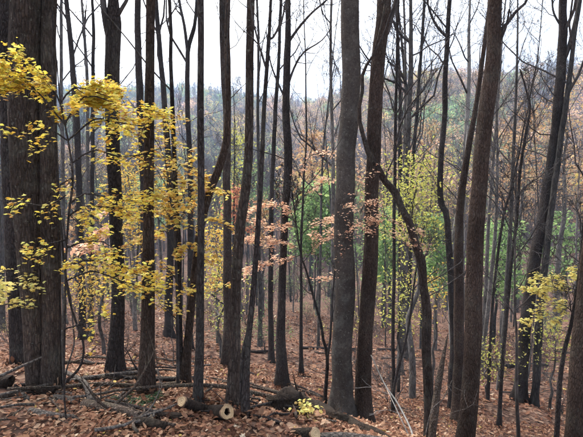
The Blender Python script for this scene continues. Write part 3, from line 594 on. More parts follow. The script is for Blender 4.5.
LT('green tree seen just left of the leaning brown trunk', 440, 208, 285, 22, 24, 'green', 3000, .15, 5, cl=1.2)
LT('green tree seen between the leaning brown trunk and the thin crooked sapling', 500, 214, 290, 32, 26, 'green', 3200, .16, 6, cl=1.2)
LT('dark green tree seen between the thick brown trunk and the contorted tree', 384, 232, 280, 22, 40, 'green', 1600, .26, 7)
LT('red orange leafy tree seen between the curving trunk and its left neighbour', 239, 178, 225, 15, 26, 'red', 1100, .13, 8, cl=1.2)
LT('pale green leafy tree seen behind the curving trunk, centre left', 236, 112, 205, 20, 38, 'yellowgreen', 1500, .16, 9, cl=1.3)
LT('orange leafy tree at the upper right behind the forking trunk', 572, 62, 190, 40, 32, 'orange', 1700, .13, 10)
LT('thin orange leafed tree right of the leaning brown trunk', 528, 92, 170, 26, 40, 'orange', 900, .24, 11)
LT('brownish orange leafed tree seen between the centre trunks', 312, 120, 180, 24, 60, 'orange', 1300, .34, 12)
LT('pink copper leafed tree left of the thick forked trunk', 97, 212, 250, 16, 12, 'beech', 600, .09, 13)
LT('golden leafed tree seen behind the thick forked trunk', 128, 150, 240, 26, 22, 'golden', 2000, .10, 14, cl=1.4)
LT('small yellowish tree beside the upright grey brown trunk', 218, 258, 320, 20, 13, 'yellowgreen', 800, .06, 15, cl=2)
LT('yellowish low tree right of the forking right hand trunk', 556, 318, 360, 26, 13, 'yellowgreen', 600, .06, 16, cl=2)
LT('low yellow bush behind the leaning brown trunk', 490, 338, 372, 22, 13, 'yellowgreen', 600, .06, 17, cl=2)
LT('copper leafed tree seen low between the slim trunks at centre left', 262, 190, 245, 18, 30, 'orange', 700, .17, 18)
LT('golden leafed tree far off between the right hand trunks', 515, 150, 215, 22, 48, 'orange', 900, .28, 19)
LT('green tree at the right edge of the woods', 568, 205, 275, 24, 34, 'green', 1200, .22, 20)
LT('copper leafed tree at the left edge beyond the twin trunk', 76, 170, 232, 16, 26, 'orange', 600, .15, 21)
LT('olive green tree far behind the smooth grey trunk', 330, 165, 215, 22, 55, 'yellowgreen', 1100, .30, 22)

LT('amber leafed tree seen between the straight slim trunk and the curving trunk', 215, 215, 290, 20, 18, 'golden', 1400, .09, 23, cl=1.5)
LT('tan orange tree on the right, between the leaning trunk and the forking trunk', 512, 112, 205, 34, 52, 'orange', 1500, .22, 24, cl=1.2)
LT('orange tan tree beyond the light grey tree above the yellow green foliage', 425, 112, 185, 30, 62, 'orange', 1500, .26, 25, cl=1.2)
LT('soft green tree low between the thick brown trunk and the contorted tree', 386, 205, 275, 24, 30, 'green', 2600, .18, 26, cl=1.3)
LT('yellowish tree low behind the fused twin trunk and the forked trunk', 86, 255, 310, 22, 16, 'golden', 1200, .07, 27, cl=1.8)

# ------------------------------------------------------------------ the woods down the slope: countable trees, copies of a few kinds
def wood_variant(seed, H, r, kids=(6, 4, 4), z0=.40, n=12):
    rng = np.random.RandomState(seed); k = 10; P = [np.array([0, 0, -.6])]; d = np.array([rng.normal(0, .04), rng.normal(0, .04), 1.])
    for i in range(k):
        d = d+np.array([rng.normal(0, .025), rng.normal(0, .025), .06]); d /= np.linalg.norm(d); P.append(P[-1]+d*(H+.6)/k)
    Q = smooth_path(np.array(P), .8); t = np.linspace(0, 1, len(Q)); R = r*(1-.93*t**1.15)+.006
    a = MB(); tube(a, Q, R, 9, .05, seed, lobes=.25)
    b = MB(); crown(b, Q, R, H*z0, n, rng, .25, kids, rmin=.005)
    for q in range(5):
        i = rng.randint(len(Q)//6, len(Q)//2); az = rng.uniform(0, 6.28)
        grow(b, Q[i], np.array([math.cos(az), math.sin(az), .5]), rng.uniform(.8, 2.2), .012, 1, rng, (4, 4, 3), rmin=.006)
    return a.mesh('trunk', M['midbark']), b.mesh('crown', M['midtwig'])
VAR = [wood_variant(100+i, H, r) for i, (H, r) in enumerate([(21, .13), (19, .10), (22, .16), (17, .08), (20, .12), (23, .15), (15, .065), (18, .09), (21, .11), (16, .07), (12, .045), (9, .035)])]
LAND = [(45, 'twin trunk'), (100, 'forked trunk'), (146, 'straight brown trunk'), (200, 'slim dark trunk'), (240, 'curving trunk'), (283, 'kinked trunk'), (345, 'smooth grey trunk'), (371, 'thick brown trunk'), (425, 'contorted tree'), (477, 'leaning brown trunk'), (545, 'forking trunk'), (590, 'edge trunk')]
def where(px, Y):
    a = [l for l in LAND if l[0] <= px]; b = [l for l in LAND if l[0] > px]
    band = 'part way downhill' if Y < 32 else ('far downhill' if Y < 62 else 'in valley woods')
    if not a: return band, 'left of '+LAND[0][1]
    if not b: return band, 'right of '+LAND[-1][1]
    return band, 'between '+a[-1][1]+' and '+b[0][1]
PLANTED = {}
def plant(x, y, k, rz, s, tilt):
    z = gz(x, y); px, _ = pix(np.array([x, y, z+3])); band, wh = where(px, y)
    slim = 'slender bare sapling' if k >= 10 else 'bare grey tree'
    lab = f'{slim} {band}, {wh}'
    t = thing('woodland_tree', lab, 'tree', (x, y, z), f'{slim}s {band} {wh}'); PLANTED.setdefault(lab, []).append((px, t))
    t.rotation_euler = (tilt[0], tilt[1], rz); t.scale = (s, s, s)
    for nm, me in zip(('trunk', 'crown'), VAR[k]):
        o = bpy.data.objects.new(nm, me); COL.objects.link(o); o.parent = t
rw = np.random.RandomState(77); used = []
def try_plant(d0, d1, n, mind, s0=.85, s1=1.15):
    c = 0; tries = 0
    while c < n and tries < n*40:
        tries += 1
        y = math.sqrt(rw.uniform(d0*d0, d1*d1)); x = y*rw.uniform(-.68, .68)
        if any((x-u)**2+(y-v)**2 < mind*mind for u, v in used): continue
        used.append((x, y)); c += 1
        plant(x, y, rw.randint(0, 12), rw.uniform(0, 6.28), rw.uniform(s0, s1), rw.normal(0, .025, 2))
try_plant(14, 24, 14, 2.0, .6, 1.0); try_plant(24, 45, 74, 2.0, .45, .8); try_plant(45, 95, 210, 2.6, .55, .8)
for lab, L in PLANTED.items():
    if 1 < len(L) <= 5:
        for (px, t), o in zip(sorted(L, key=lambda e: e[0]), ('first', 'second', 'third', 'fourth', 'fifth')):
            t['label'] = f'{o} from left, {lab}'.replace('slender bare', 'bare').replace('bare grey', 'bare')

# ------------------------------------------------------------------ bare thickets on the lower slope
def shrub_variant(seed, H, leafm, nl):
    rng = np.random.RandomState(seed); b = MB(); tips = []
    for k in range(9):
        az = rng.uniform(0, 6.28); el = rng.uniform(.7, 1.45); d = np.array([math.cos(az)*math.cos(el), math.sin(az)*math.cos(el), math.sin(el)])
        grow(b, np.array([math.cos(az)*.15, math.sin(az)*.15, -.1]), d, H*rng.uniform(.6, 1.1), .016, 0, rng, (5, 4), tips, rmin=.005, bend=.2)
    r = [('crown', b.mesh('crown', M['midtwig']))]
    if nl:
        f = MB(); T = np.vstack([t[1:] for t in tips]); c = T[rng.randint(0, len(T), nl)]+rng.normal(0, .06, (nl, 3)); leaves(f, c, .075, OVAL, rng, .6)
        r.append(('foliage', f.mesh('foliage', M[leafm], smooth=False)))
    return r
SHR = [shrub_variant(200, 2.6, None, 0), shrub_variant(201, 2.0, None, 0), shrub_variant(202, 3.2, 'orange', 260), shrub_variant(203, 2.2, 'yellowgreen', 320), shrub_variant(204, 2.8, 'green', 500), shrub_variant(205, 1.7, 'paleyellow', 220)]
SHN = ['tall twiggy shrub', 'low twiggy shrub', 'orange shrub', 'olive shrub', 'green shrub', 'pale yellow shrub']
rq = np.random.RandomState(12); SHL = {}
def try_shrubs(d0, d1, n, s0, s1):
    for k in range(n):
        y = math.sqrt(rq.uniform(d0*d0, d1*d1)); x = y*rq.uniform(-.62, .62); z = gz(x, y); v = rq.choice(6, p=[.36, .32, .09, .09, .09, .05])
        px, _ = pix(np.array([x, y, z+1])); band, wh = where(px, y); lab = f'{SHN[v]} {band}, {wh}'
        t = thing('shrub', lab, 'shrub', (x, y, z), f'{SHN[v]} {band} {wh}'); t.rotation_euler = (0, 0, rq.uniform(0, 6.28)); sc = rq.uniform(s0, s1); t.scale = (sc, sc, sc*rq.uniform(.8, 1.1))
        for nm, me in SHR[v]:
            o = bpy.data.objects.new(nm, me); COL.objects.link(o); o.parent = t if nm == 'crown' else crn
            if nm == 'foliage': o['kind'] = 'stuff'
            crn = o
        SHL.setdefault(lab, []).append((px, t))
try_shrubs(11, 20, 22, .35, .7); try_shrubs(20, 40, 70, .45, .85); try_shrubs(40, 64, 120, .8, 1.3)
for lab, L in SHL.items():
    if 1 < len(L) <= 5:
        for (px, t), o in zip(sorted(L, key=lambda e: e[0]), ('first', 'second', 'third', 'fourth', 'fifth')): t['label'] = f'{o} from left, {lab}' if len(f'{o} from left, {lab}'.split()) <= 16 else f'{o} {lab}'

# ------------------------------------------------------------------ the far woods across the valley, one mass
def far_kind(seed, H, leafm=None, nleaf=0, size=.6):
    rng = np.random.RandomState(seed); P = np.array([[0, 0, -1.], [rng.normal(0, .2), 0, H*.35], [rng.normal(0, .4), rng.normal(0, .3), H*.7], [rng.normal(0, .5), 0, H]])
    Q = smooth_path(P, 2.5); R = .17*(1-.9*np.linspace(0, 1, len(Q)))+.02
    a = MB(); tube(a, Q, R, 5); crown(a, Q, R, H*.32, 12, rng, .30, (6, 4), rmin=.03)
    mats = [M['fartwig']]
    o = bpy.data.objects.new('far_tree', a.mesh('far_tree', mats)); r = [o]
    if leafm:
        f = MB(); k = 46; cen = np.stack([rng.normal(0, .15*H, k), rng.normal(0, .15*H, k), H*rng.uniform(.38, .98, k)], -1)
        pts = np.repeat(cen, nleaf//k, 0)+rng.normal(0, 1, (k*(nleaf//k), 3))*np.array([.07, .07, .04])*H
        leaves(f, pts, size, QUAD, rng, .6)
        me2 = f.mesh('far_leaves', M[leafm], smooth=False)
        # join leaves into the one template mesh
        import bmesh
        bm = bmesh.new(); bm.from_mesh(o.data); n0 = len(bm.faces); bm.from_mesh(me2); bm.faces.ensure_lookup_table()
        for fc in bm.faces[n0:]: fc.material_index = 1
        m3 = bpy.data.meshes.new('far_tree'); bm.to_mesh(m3); bm.free(); m3.materials.append(M['fartwig']); m3.materials.append(M[leafm]); o.data = m3
    return o
tc = bpy.data.collections.new('far_tree_kinds')
kinds = [far_kind(1, 20), far_kind(2, 18), far_kind(3, 21), far_kind(4, 17), far_kind(5, 18, 'orange', 500, .7), far_kind(6, 16, 'beech', 420, .7), far_kind(7, 17, 'golden', 300, .7), far_kind(8, 15, 'green', 700, .8), far_kind(9, 17, 'yellowgreen', 400, .7)]
for i, o in enumerate(kinds): o.name = 'far_tree_%02d' % i; tc.objects.link(o)
def far_woods():
    rng = np.random.RandomState(5); pts, idx, rot, sc = [], [], [], []
    def scatter(r0, r1, dens, smin):
        n = int(.5*(r1*r1-r0*r0)*math.radians(76)*dens)
        r = np.sqrt(rng.uniform(r0*r0, r1*r1, n)); a = np.radians(rng.uniform(-38, 38, n))
        x, y = r*np.sin(a), r*np.cos(a)
        p = fbm(x*.012, y*.012, 2.2); zz = ground(x, y)
        for i in range(n):
            q = rng.rand()*(1 if x[i] > -.04*r[i] else .72)+(0 if x[i] > -.04*r[i] else .26); v = p[i]*.8
            k = rng.randint(0, 4)
            if q < .17+.25*max(0, v): k = 4
            elif q < .22+.25*max(0, v): k = 5
            elif q < .30+.25*max(0, v): k = 6
            elif q > .93 - (.25 if v < -.55 else 0): k = 7
            elif q > .90: k = 8
            pts.append((x[i], y[i], zz[i])); idx.append(k); rot.append((0, 0, rng.uniform(0, 6.28))); sc.append(smin*rng.uniform(.7, 1.15))
    scatter(92, 170, 1/22., .95); scatter(170, 420, 1/34., 1.0); scatter(420, 820, 1/60., 1.0); scatter(820, 1500, 1/170., 1.35)
    me = bpy.data.meshes.new('far_woods'); me.from_pydata(pts, [], [])
    for nm, ty, dat, key in (('kind_index', 'INT', idx, 'value'), ('turn', 'FLOAT_VECTOR', np.array(rot).ravel(), 'vector'), ('size', 'FLOAT', sc, 'value')):
        a = me.attributes.new(nm, ty, 'POINT'); a.data.foreach_set(key, dat)
    o = bpy.data.objects.new('far_woods', me); COL.objects.link(o)
    o['kind'] = 'stuff'; o['label'] = 'grey brown autumn woods covering the hills across the valley'; o['category'] = 'woods'
    g = bpy.data.node_groups.new('far_woods', 'GeometryNodeTree')
    g.interface.new_socket('Geometry', in_out='INPUT', socket_type='NodeSocketGeometry'); g.interface.new_socket('Geometry', in_out='OUTPUT', socket_type='NodeSocketGeometry')
    N = g.nodes.new; gi, go = N('NodeGroupInput'), N('NodeGroupOutput')
    ip, ci = N('GeometryNodeInstanceOnPoints'), N('GeometryNodeCollectionInfo')
    ci.inputs['Collection'].default_value = tc; ci.inputs['Separate Children'].default_value = True; ci.inputs['Reset Children'].default_value = True
    ip.inputs['Pick Instance'].default_value = True
    def attr(nm, ty):
        n = N('GeometryNodeInputNamedAttribute'); n.data_type = ty; n.inputs['Name'].default_value = nm
        return [s for s in n.outputs if s.enabled and s.name == 'Attribute'][0]
    L = g.links.new
    L(gi.outputs[0], ip.inputs['Points']); L(ci.outputs[0], ip.inputs['Instance']); L(attr('kind_index', 'INT'), ip.inputs['Instance Index'])
    L(attr('turn', 'FLOAT_VECTOR'), ip.inputs['Rotation']); L(attr('size', 'FLOAT'), ip.inputs['Scale']); L(ip.outputs[0], go.inputs[0])
    md = o.modifiers.new('scatter', 'NODES'); md.node_group = g
far_woods()

# ------------------------------------------------------------------ fallen leaves
def litter():
    rng = np.random.RandomState(3)
    def band(r0, r1, dens, size, tmpl, name, label, ba=(1.3, 1.5)):
        n = int(.5*(r1*r1-r0*r0)*math.radians(84)*dens)
        r = np.sqrt(rng.uniform(r0*r0, r1*r1, n)); a = np.radians(rng.uniform(-42, 42, n)); x, y = r*np.sin(a), r*np.cos(a)
        keep = rng.rand(n) < np.clip(.78+.75*fbm(x*.9, y*.9, 6.6, 3), .12, 1); x, y = x[keep], y[keep]; n = len(x)
        z = ground(x, y)+.008+.03*rng.rand(n)**2
        mb = MB(); tint = np.clip(rng.beta(ba[0], ba[1], n)+.12*fbm(x*.5, y*.5, 2.), 0, .93); sp = rng.rand(n); tint[sp > .982] = .97; tint[sp > .993] = 1.
        leaves(mb, np.stack([x, y, z], -1), size, tmpl, rng, .32, tint=tint)
        o = mb.obj(name, M['litter'], smooth=False); o['kind'] = 'stuff'; o['label'] = label; o['category'] = 'fallen leaves'
    band(1.6, 6.5, 900, .038, MAPLE, 'fallen_leaves', 'loose reddish brown lobed leaves fallen on the near bank', (1.9, 1.4))
    band(1.6, 6.5, 1700, .037, OVAL, 'fallen_leaves', 'small brown oval leaves fallen on the near bank', (1.6, 1.4))
    band(6.5, 13, 620, .058, OVAL, 'fallen_leaves', 'brown fallen leaves on the slope just below the bank', (1.3, 2.0))
    band(13, 34, 75, .13, QUAD, 'fallen_leaves', 'brown fallen leaves strewn further down the slope', (1.3, 2.2))
litter()
def banked():
    rng = np.random.RandomState(8); mb = MB()
    for pts, Y in TREES:
        if Y > 13: continue
        x = at(pts[-1][0], pts[-1][1], Y)[0]; r = .5*pts[-1][2]*Y/FPX; n = int(90+500*r); a = rng.uniform(0, 6.283, n); d = r*1.15+np.abs(rng.normal(0, .09+.3*r, n))
        X, Yy = x+d*np.cos(a), Y+d*np.sin(a); Z = ground(X, Yy)+.01+.075*np.exp(-(d-r)/.08)*rng.rand(n)
        leaves(mb, np.stack([X, Yy, Z], -1), .05, OVAL, rng, .5, tint=np.clip(rng.beta(1.4, 1.7, n), 0, .93))
    o = mb.obj('fallen_leaves', M['litter'], smooth=False); o['kind'] = 'stuff'; o['label'] = 'brown fallen leaves banked against the feet of the near trunks'; o['category'] = 'fallen leaves'
banked()

# ------------------------------------------------------------------ logs and dead wood on the bank
def ground_path(pts, lift=.0):
    """pixel polyline resting on the ground: (x, y, width)"""
    P, R = [], []
    for p in pts:
        q = hit(p[0], p[1]); r = .5*p[2]*depth(q)/FPX; q = q.copy(); q[2] = gz(q[0], q[1])+r*.75+lift; P.append(q); R.append(r)
    return np.array(P), np.array(R)
def log(name, label, pts, mat, cat='log', sides=14, seed=1., lift=0., rough=.14, cut=None, hollow=0, P=None, R=None, twigs=0):
    if P is None: P, R = ground_path(pts, lift)
    Q = smooth_path(np.hstack([P, R[:, None]]), .05); c = Q[len(Q)//2, :3].copy()
    t = thing(name, label, cat, c)
    mb = MB(); tube(mb, Q[:, :3]-c, Q[:, 3], sides, rough, seed, caps=cut is None)
    rng = np.random.RandomState(int(seed*10))
    mb.obj('bark', M[mat], t)
    for k in range(twigs):
        i = rng.randint(len(Q)//4, len(Q)-1); b = MB(); d = rng.normal(0, 1, 3); d[2] = abs(d[2])*.5
        grow(b, Q[i, :3]-c, d/np.linalg.norm(d), rng.uniform(.2, .6), Q[i, 3]*.35, 1, rng, (3, 3)); b.obj('branch', M[mat], t)
    if cut is not None:
        ends = {'a': [(0, 1)], 'b': [(-1, -2)], 'ab': [(0, 1), (-1, -2)]}[cut]
        for e, f in ends:
            d = Q[e, :3]-Q[f, :3]; d /= np.linalg.norm(d); u = np.cross(d, [0, 0, 1]); u /= np.linalg.norm(u); v = np.cross(u, d)
            a = np.arange(28)*2*math.pi/28; rr = Q[e, 3]*(1.0+.05*np.sin(a*3+seed)+.03*np.sin(a*5)); o0 = Q[e, :3]-c
            ring = lambda k, dz: o0+d*dz+(np.cos(a)[:, None]*u+np.sin(a)[:, None]*v)*(rr*k)[:, None]
            wv = 1+.10*np.sin(a*2+seed*2)+.07*np.sin(a*5+seed)+.05*np.sin(a*9)
            hol = lambda k, dz: o0+d*dz+(np.cos(a)[:, None]*u+np.sin(a)[:, None]*v)*(rr*k*wv)[:, None]
            m2 = MB(); rows = [ring(1.0, -.012), ring(1.0, .004), ring(.95, .008)]; tn = [.9, .85]
            if hollow:
                for q in np.linspace(.9, hollow*1.1, 7): rows.append(hol(q, .006+.002*math.sin(q*40))); tn.append(.25+.25*rng.rand()+(.35 if q < hollow*1.3 else 0))
                rows += [hol(hollow, -.004), hol(hollow*.92, -.02)]; tn += [.8, .95]
            else:
                for q in np.linspace(.88, .02, 9): rows.append(ring(q, .006+.002*math.sin(q*40))); tn.append(.15+.35*rng.rand()+.25*(1-q))
            V = np.vstack(rows); i = np.arange(len(rows)-1)[:, None]*28; j = np.arange(28)[None]; j2 = (j+1) % 28
            m2.add(V, np.stack([i+j, i+j2, i+28+j2, i+28+j], -1).reshape(-1, 4), qa=np.repeat(np.array(tn[:len(rows)-1]), 28)); cf = m2.obj('cut_face', M['cut'], t, smooth=False)
            if hollow:
                m3 = MB(); rows = [hol(hollow*.93, -.018), hol(hollow*.9, -.10), ring(hollow*.6, -.22), ring(.02, -.24)]
                V = np.vstack(rows); i = np.arange(len(rows)-1)[:, None]*28
                m3.add(V, np.stack([i+j, i+j2, i+28+j2, i+28+j], -1).reshape(-1, 4)); m3.obj('hollow', M['blackhole'], cf)
    return t
# the two sawn logs: ends face the camera
q1 = q2 = hit(222, 421)
def sawn(px, py, wpx, tail, Y, lab, hollow, seed):
    a = at(px, py, Y); b = at(tail[0], tail[1], Y+tail[2]); r = .5*wpx*depth(a)/FPX
    log('sawn_log', lab, None, 'logdark', seed=seed, cut='a', hollow=hollow, P=np.array([a, a+(b-a)*.4, b]), R=np.array([r, r*1.02, r*1.05]), rough=.06, sides=28)
sawn(182, 401.5, 10, (214, 413, .30), q1[1]-.03, 'dark sawn log with a solid pale cut end pointing up left', 0, 1.2)
sawn(227, 412, 14.5, (200, 413, .42), q2[1]-.05, 'dark sawn log with a pale hollow cut end facing the camera', .42, 2.2)
log('fallen_log', 'brown weathered log lying on the bank left of the sawn logs', [(84, 408, 11), (105, 412, 11), (128, 416, 10), (140, 420, 9)], 'rotten', seed=3.1, rough=.3, twigs=2)
log('fallen_log', 'dark rotten log end lying just below and left of the sawn logs', [(134, 426, 10), (150, 428, 11), (168, 430, 9)], 'logdark', seed=3.7, rough=.35)
log('fallen_log', 'flat grey weathered log on the leaves below the twin trunk', [(30, 413, 6), (50, 418, 7), (76, 420, 5.5)], 'driftwood', seed=4.3, rough=.35)
log('fallen_log', 'dark hollow ended log at the left edge of the photo', [(-16, 384, 12), (0, 386, 12.5), (11, 387, 12.5)], 'logdark', seed=5.2, rough=.3)
log('fallen_branch', 'curved grey branch lying below the dark log at the left edge', [(-6, 403, 6), (8, 397, 6), (20, 396, 5.5), (29, 401, 4)], 'driftwood', seed=5.9, cat='branch')
log('fallen_log', 'dark log shape standing in for the dark hollow under the twin trunk', [(30, 392, 9), (42, 395, 10), (55, 395, 8)], 'logdark', seed=6.4, rough=.4)  # dark tube put in for the shade of the hollow under the trunk
log('fallen_branch', 'thin leaning grey stick at the left edge crossing the dark trunk foot', None, 'driftwood', cat='branch', sides=6, seed=7.1, P=np.array([at(-4, 378, bA-.3), at(20, 367, bA-.25), at(42, 357, bA-.15)]), R=np.array([.013, .011, .008]))
log('bark_slab', 'stack of broken grey bark right of the twin trunk foot', [(52, 400, 6), (64, 402, 7), (78, 405, 6)], 'driftwood', seed=7.9, cat='bark', rough=.3)
log('bark_slab', 'upper piece of broken bark right of the twin trunk foot', [(54, 394, 4), (66, 396, 5), (74, 397, 4)], 'driftwood', seed=8.3, cat='bark', rough=.3)
log('fallen_branch', 'long thin stick pointing right above the brown weathered log', [(72, 405, 3), (95, 402, 3), (118, 397, 2)], 'driftwood', seed=8.8, cat='branch', sides=7, lift=.05, twigs=2)
log('fallen_branch', 'dark straight stick lying across the bank behind the brown weathered log', [(106, 406, 3), (130, 412, 3.6), (160, 419, 3)], 'dark', seed=9.3, cat='branch', sides=7, lift=.04)
log('fallen_branch', 'dark stick propped up right of the straight brown trunk', None, 'dark', cat='branch', sides=7, seed=9.9, P=np.array([at(150, 413, 4.7), at(160, 400, 4.9), at(168, 390, 5.0)]), R=np.array([.016, .022, .018]), twigs=1)
log('fallen_branch', 'pale thin stick slanting over the leaves below the twin trunk', None, 'pale', cat='branch', sides=5, seed=10.4, P=np.array([at(54, 421, 3.9), at(62, 410, 4.1), at(71, 399, 4.3)]), R=np.array([.005, .006, .004]))
log('fallen_branch', 'pale forked twig on the brown weathered log', None, 'pale', cat='branch', sides=5, seed=10.9, P=np.array([at(104, 398, 4.5), at(110, 404, 4.4), at(116, 411, 4.3)]), R=np.array([.008, .008, .006]))
log('fallen_log', 'long dark fallen trunk sloping down right past the smooth grey trunk', [(292, 406, 12), (300, 408, 15), (310, 411, 13), (320, 415, 14), (333, 421, 11), (347, 425, 11), (360, 431, 9), (376, 437, 9), (395, 447, 7)], 'logdark', seed=11.5, sides=24, rough=.5)
log('root_mass', 'dark upturned rotten root mass at the head of the fallen trunk', [(266, 400, 6), (274, 407, 14), (284, 409, 19), (294, 408, 18), (302, 408, 12)], 'logdark', seed=12.1, cat='roots', rough=.75, sides=24, twigs=2)
log('fallen_branch', 'straight thin log behind the root mass pointing at the smooth grey trunk', [(292, 389, 3), (312, 396, 4), (334, 406, 4)], 'rotten', seed=12.9, cat='branch', sides=8)
log('fallen_branch', 'thin straight stick on the leaves right of the hollow log', [(243, 416, 3), (262, 419, 4), (284, 426, 4)], 'dark', seed=13.3, cat='branch', sides=8)
ql = hit(302, 441)[1]; rl = 6.2*ql/FPX
log('sawn_log', 'small sawn log at the bottom edge with a pale cut end', None, 'logdark', seed=14.4, cut='b', P=np.array([at(286, 436, ql+.22), at(300, 434, ql+.1), at(315, 433.5, ql-.04)]), R=np.array([rl, rl, rl]), sides=20, rough=.12)
log('fallen_log', 'grey weathered log along the bottom edge right of the small sawn log', [(320, 442, 10), (345, 442, 11), (385, 446, 10)], 'driftwood', seed=15.2)
log('fallen_branch', 'short dark stick left of the root mass', [(243, 404, 3), (256, 401, 4), (268, 398, 3)], 'rotten', seed=15.9, cat='branch', sides=8)
log('fallen_log', 'long dark log lying on the lower slope behind the leaning brown trunk', [(470, 362, 4), (495, 367, 4.4), (520, 367, 4.4), (548, 366, 3)], 'dark', seed=16.5)
log('fallen_log', 'thin dark log lying on the slope left of the contorted tree', [(300, 349, 3), (345, 350, 3), (395, 351, 3)], 'dark', seed=17.1)
log('fallen_branch', 'dark stick lying on the slope behind the crooked double sapling', [(240, 352, 2.4), (258, 353, 3), (272, 351, 2)], 'dark', seed=17.7, cat='branch', sides=8, twigs=2)
log('fallen_branch', 'long pale bare branch arching down right of the thick brown trunk', None, 'pale', cat='branch', sides=6, seed=18.3, P=np.array([at(371, 355, 6.2), at(384, 383, 5.9), at(398, 404, 5.6), at(411, 430, 5.2), at(414, 447, 5.0)]), R=np.array([.006, .009, .010, .010, .009]), twigs=2)
Ys = 5.6
log('broken_snag', 'leaning splintered brown snag between the contorted tree and the leaning brown trunk', None, 'rotten', cat='snag', sides=10, seed=19.2, P=np.array([at(431, 455, Ys), at(433, 425, Ys), at(438, 385, Ys+.05), at(448, 333, Ys+.15)]), R=np.array([.05, .048, .042, .006]), rough=.25)
log('fallen_branch', 'pale tangled branch left of the leaning brown trunk foot', None, 'driftwood', cat='branch', sides=5, seed=20.1, P=np.array([at(425, 437, 5.0), at(432, 410, 5.1), at(444, 398, 5.2), at(452, 380, 5.3)]), R=np.array([.006, .006, .005, .003]), twigs=3)

log('fallen_log', 'dark rotten log lying under the solid ended sawn log', [(148, 417, 7), (170, 419, 8), (192, 421, 7)], 'logdark', seed=21.3, rough=.4)
rk = np.random.RandomState(41)
def stick(px, py, group, label, L, r, mat, seed):
    b = hit(px, py); az = rk.normal(0, .9)+(math.pi if rk.rand() < .5 else 0); d = np.array([math.cos(az), math.sin(az)])
    P = []
    for t in np.linspace(-.5, .5, 5):
        x, y = b[0]+d[0]*L*t+rk.normal(0, .02), b[1]+d[1]*L*t+rk.normal(0, .02); P.append((x, y, gz(x, y)+r*.8+.015+.03*rk.rand()+.10*L*max(0, t)*rk.rand()))
    Q = smooth_path(np.array(P), .08); c = Q[len(Q)//2].copy(); t = thing('stick', label, 'stick', c, group)
    mb = MB(); tube(mb, Q-c, r*(1-.6*np.linspace(0, 1, len(Q))), 6, .15, seed, caps=True); mb.obj('stem', M[mat], t)
    if rk.rand() < .6:
        b2 = MB(); rng = np.random.RandomState(seed); v = Q[-1]-Q[0]; v /= np.linalg.norm(v); i = len(Q)//2; grow(b2, Q[i]-c, v*.7+perp(v, rng)*.6, L*.5, r*.5, 1, rng, (2, 2), rmin=.002); b2.obj('side_twig', M[mat], t)
for k in range(16): stick(rk.uniform(-5, 215), 392+rk.rand()*24+.06*rk.uniform(0, 215), 'loose sticks in the brush pile on the left bank', 'loose dead stick in the brush pile along the left bank', rk.uniform(.2, .75), rk.uniform(.004, .014), ['driftwood', 'dark', 'rotten'][rk.randint(3)], k+300)
for k in range(26): stick(rk.uniform(235, 420), 396+rk.rand()*12+.10*rk.uniform(0, 190), 'loose sticks around the fallen trunk', 'loose dead stick lying around the long dark fallen trunk', rk.uniform(.2, .7), rk.uniform(.004, .013), ['driftwood', 'dark', 'rotten'][rk.randint(3)], k+400)
for k in range(60): stick(rk.uniform(60, 570), rk.uniform(325, 395), 'dead sticks on the lower slope', 'dead stick lying among fallen leaves on the lower slope', rk.uniform(.5, 2.2), rk.uniform(.010, .03), ['driftwood', 'dark', 'rotten'][rk.randint(3)], k+500)

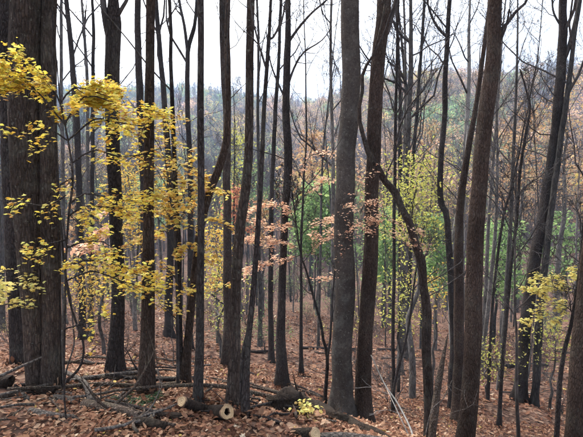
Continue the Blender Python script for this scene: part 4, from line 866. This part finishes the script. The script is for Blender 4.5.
# small green plants and yellow sprig on the bank
def fern(px, py, label, seed, n=8, L=.11):
    rng = np.random.RandomState(seed); b = hit(px, py); b[2] = gz(b[0], b[1]); t = thing('fern', label, 'fern', b); f = MB(); C, H = [], []
    for k in range(n):
        az = rng.uniform(0, 6.28); l = L*rng.uniform(.6, 1.2)
        P = np.array([[math.cos(az)*l*s, math.sin(az)*l*s, l*(1.1*s-.75*s*s)] for s in np.linspace(0, 1, 6)])
        tube(f, P, np.full(6, .002), 3, tint=.2)
        for s in range(1, 6):
            for sg in (-.9, .9):
                for m in (0, .5):
                    C.append(P[s]*(1-.1*m)); H.append(az+sg)
    leaves(f, np.array(C), L*.17, QUAD, rng, .25, np.array(H)); o = f.obj('fronds', M['fern'], t, smooth=False); o['kind'] = 'stuff'
fern(123, 405, 'small green fern tuft behind the brown weathered log', 1)
fern(148, 407, 'green fern tuft at the foot of the straight brown trunk', 2, 11, .14)
def sprig(px, py, w, h, n, label, seed, mat, size, Y=None):
    rng = np.random.RandomState(seed); b = hit(px, py+h); b[2] = gz(b[0], b[1]); t = thing('leafy_sprig', label, 'plant', b); Yb = b[1]
    tw, fo = MB(), MB(); C = []
    for k in range(7):
        e = at(px+rng.uniform(-w, w), py+rng.uniform(-h, h*.3), Yb+rng.uniform(-.15, .1))-b
        P = smooth_path(np.array([[0, 0, -.03], e*.5+[0, 0, .03], e]), .05); tube(tw, P, .003*(1-.6*np.linspace(0, 1, len(P))), 4)
        for j in range(n//7): C.append(P[rng.randint(len(P)//2, len(P))]+rng.normal(0, .03, 3))
    leaves(fo, np.array(C), size, MAPLE, rng, .6); tw.obj('stem', M['twig'], t); o = fo.obj('foliage', M[mat], t, smooth=False); o['kind'] = 'stuff'
sprig(306, 410, 11, 7, 44, 'yellowish leafy sprig growing in front of the fallen trunk', 4, 'paleyellow', .036)

# ------------------------------------------------------------------ haze
def haze():
    x0, x1, y0, y1, z0, z1 = -2700, 2700, -2700, 2700, -60, 330
    v = np.array([(x, y, z) for z in (z0, z1) for y in (y0, y1) for x in (x0, x1)], float)
    q = [[0, 2, 3, 1], [4, 5, 7, 6], [0, 1, 5, 4], [2, 6, 7, 3], [0, 4, 6, 2], [1, 3, 7, 5]]
    m = bpy.data.materials.new('haze_air'); m.use_nodes = True; t = m.node_tree; t.nodes.clear()
    o = t.nodes.new('ShaderNodeOutputMaterial'); p = t.nodes.new('ShaderNodeVolumePrincipled')
    p.inputs['Color'].default_value = (.50, .68, 1.0, 1); p.inputs['Density'].default_value = .00055; p.inputs['Anisotropy'].default_value = 0
    t.links.new(p.outputs[0], o.inputs['Volume'])
    mb = MB(); mb.add(v, q); h = mb.obj('haze', m, smooth=False); h['kind'] = 'stuff'; h['label'] = 'thin bluish haze filling the valley air'; h['category'] = 'haze'
haze()
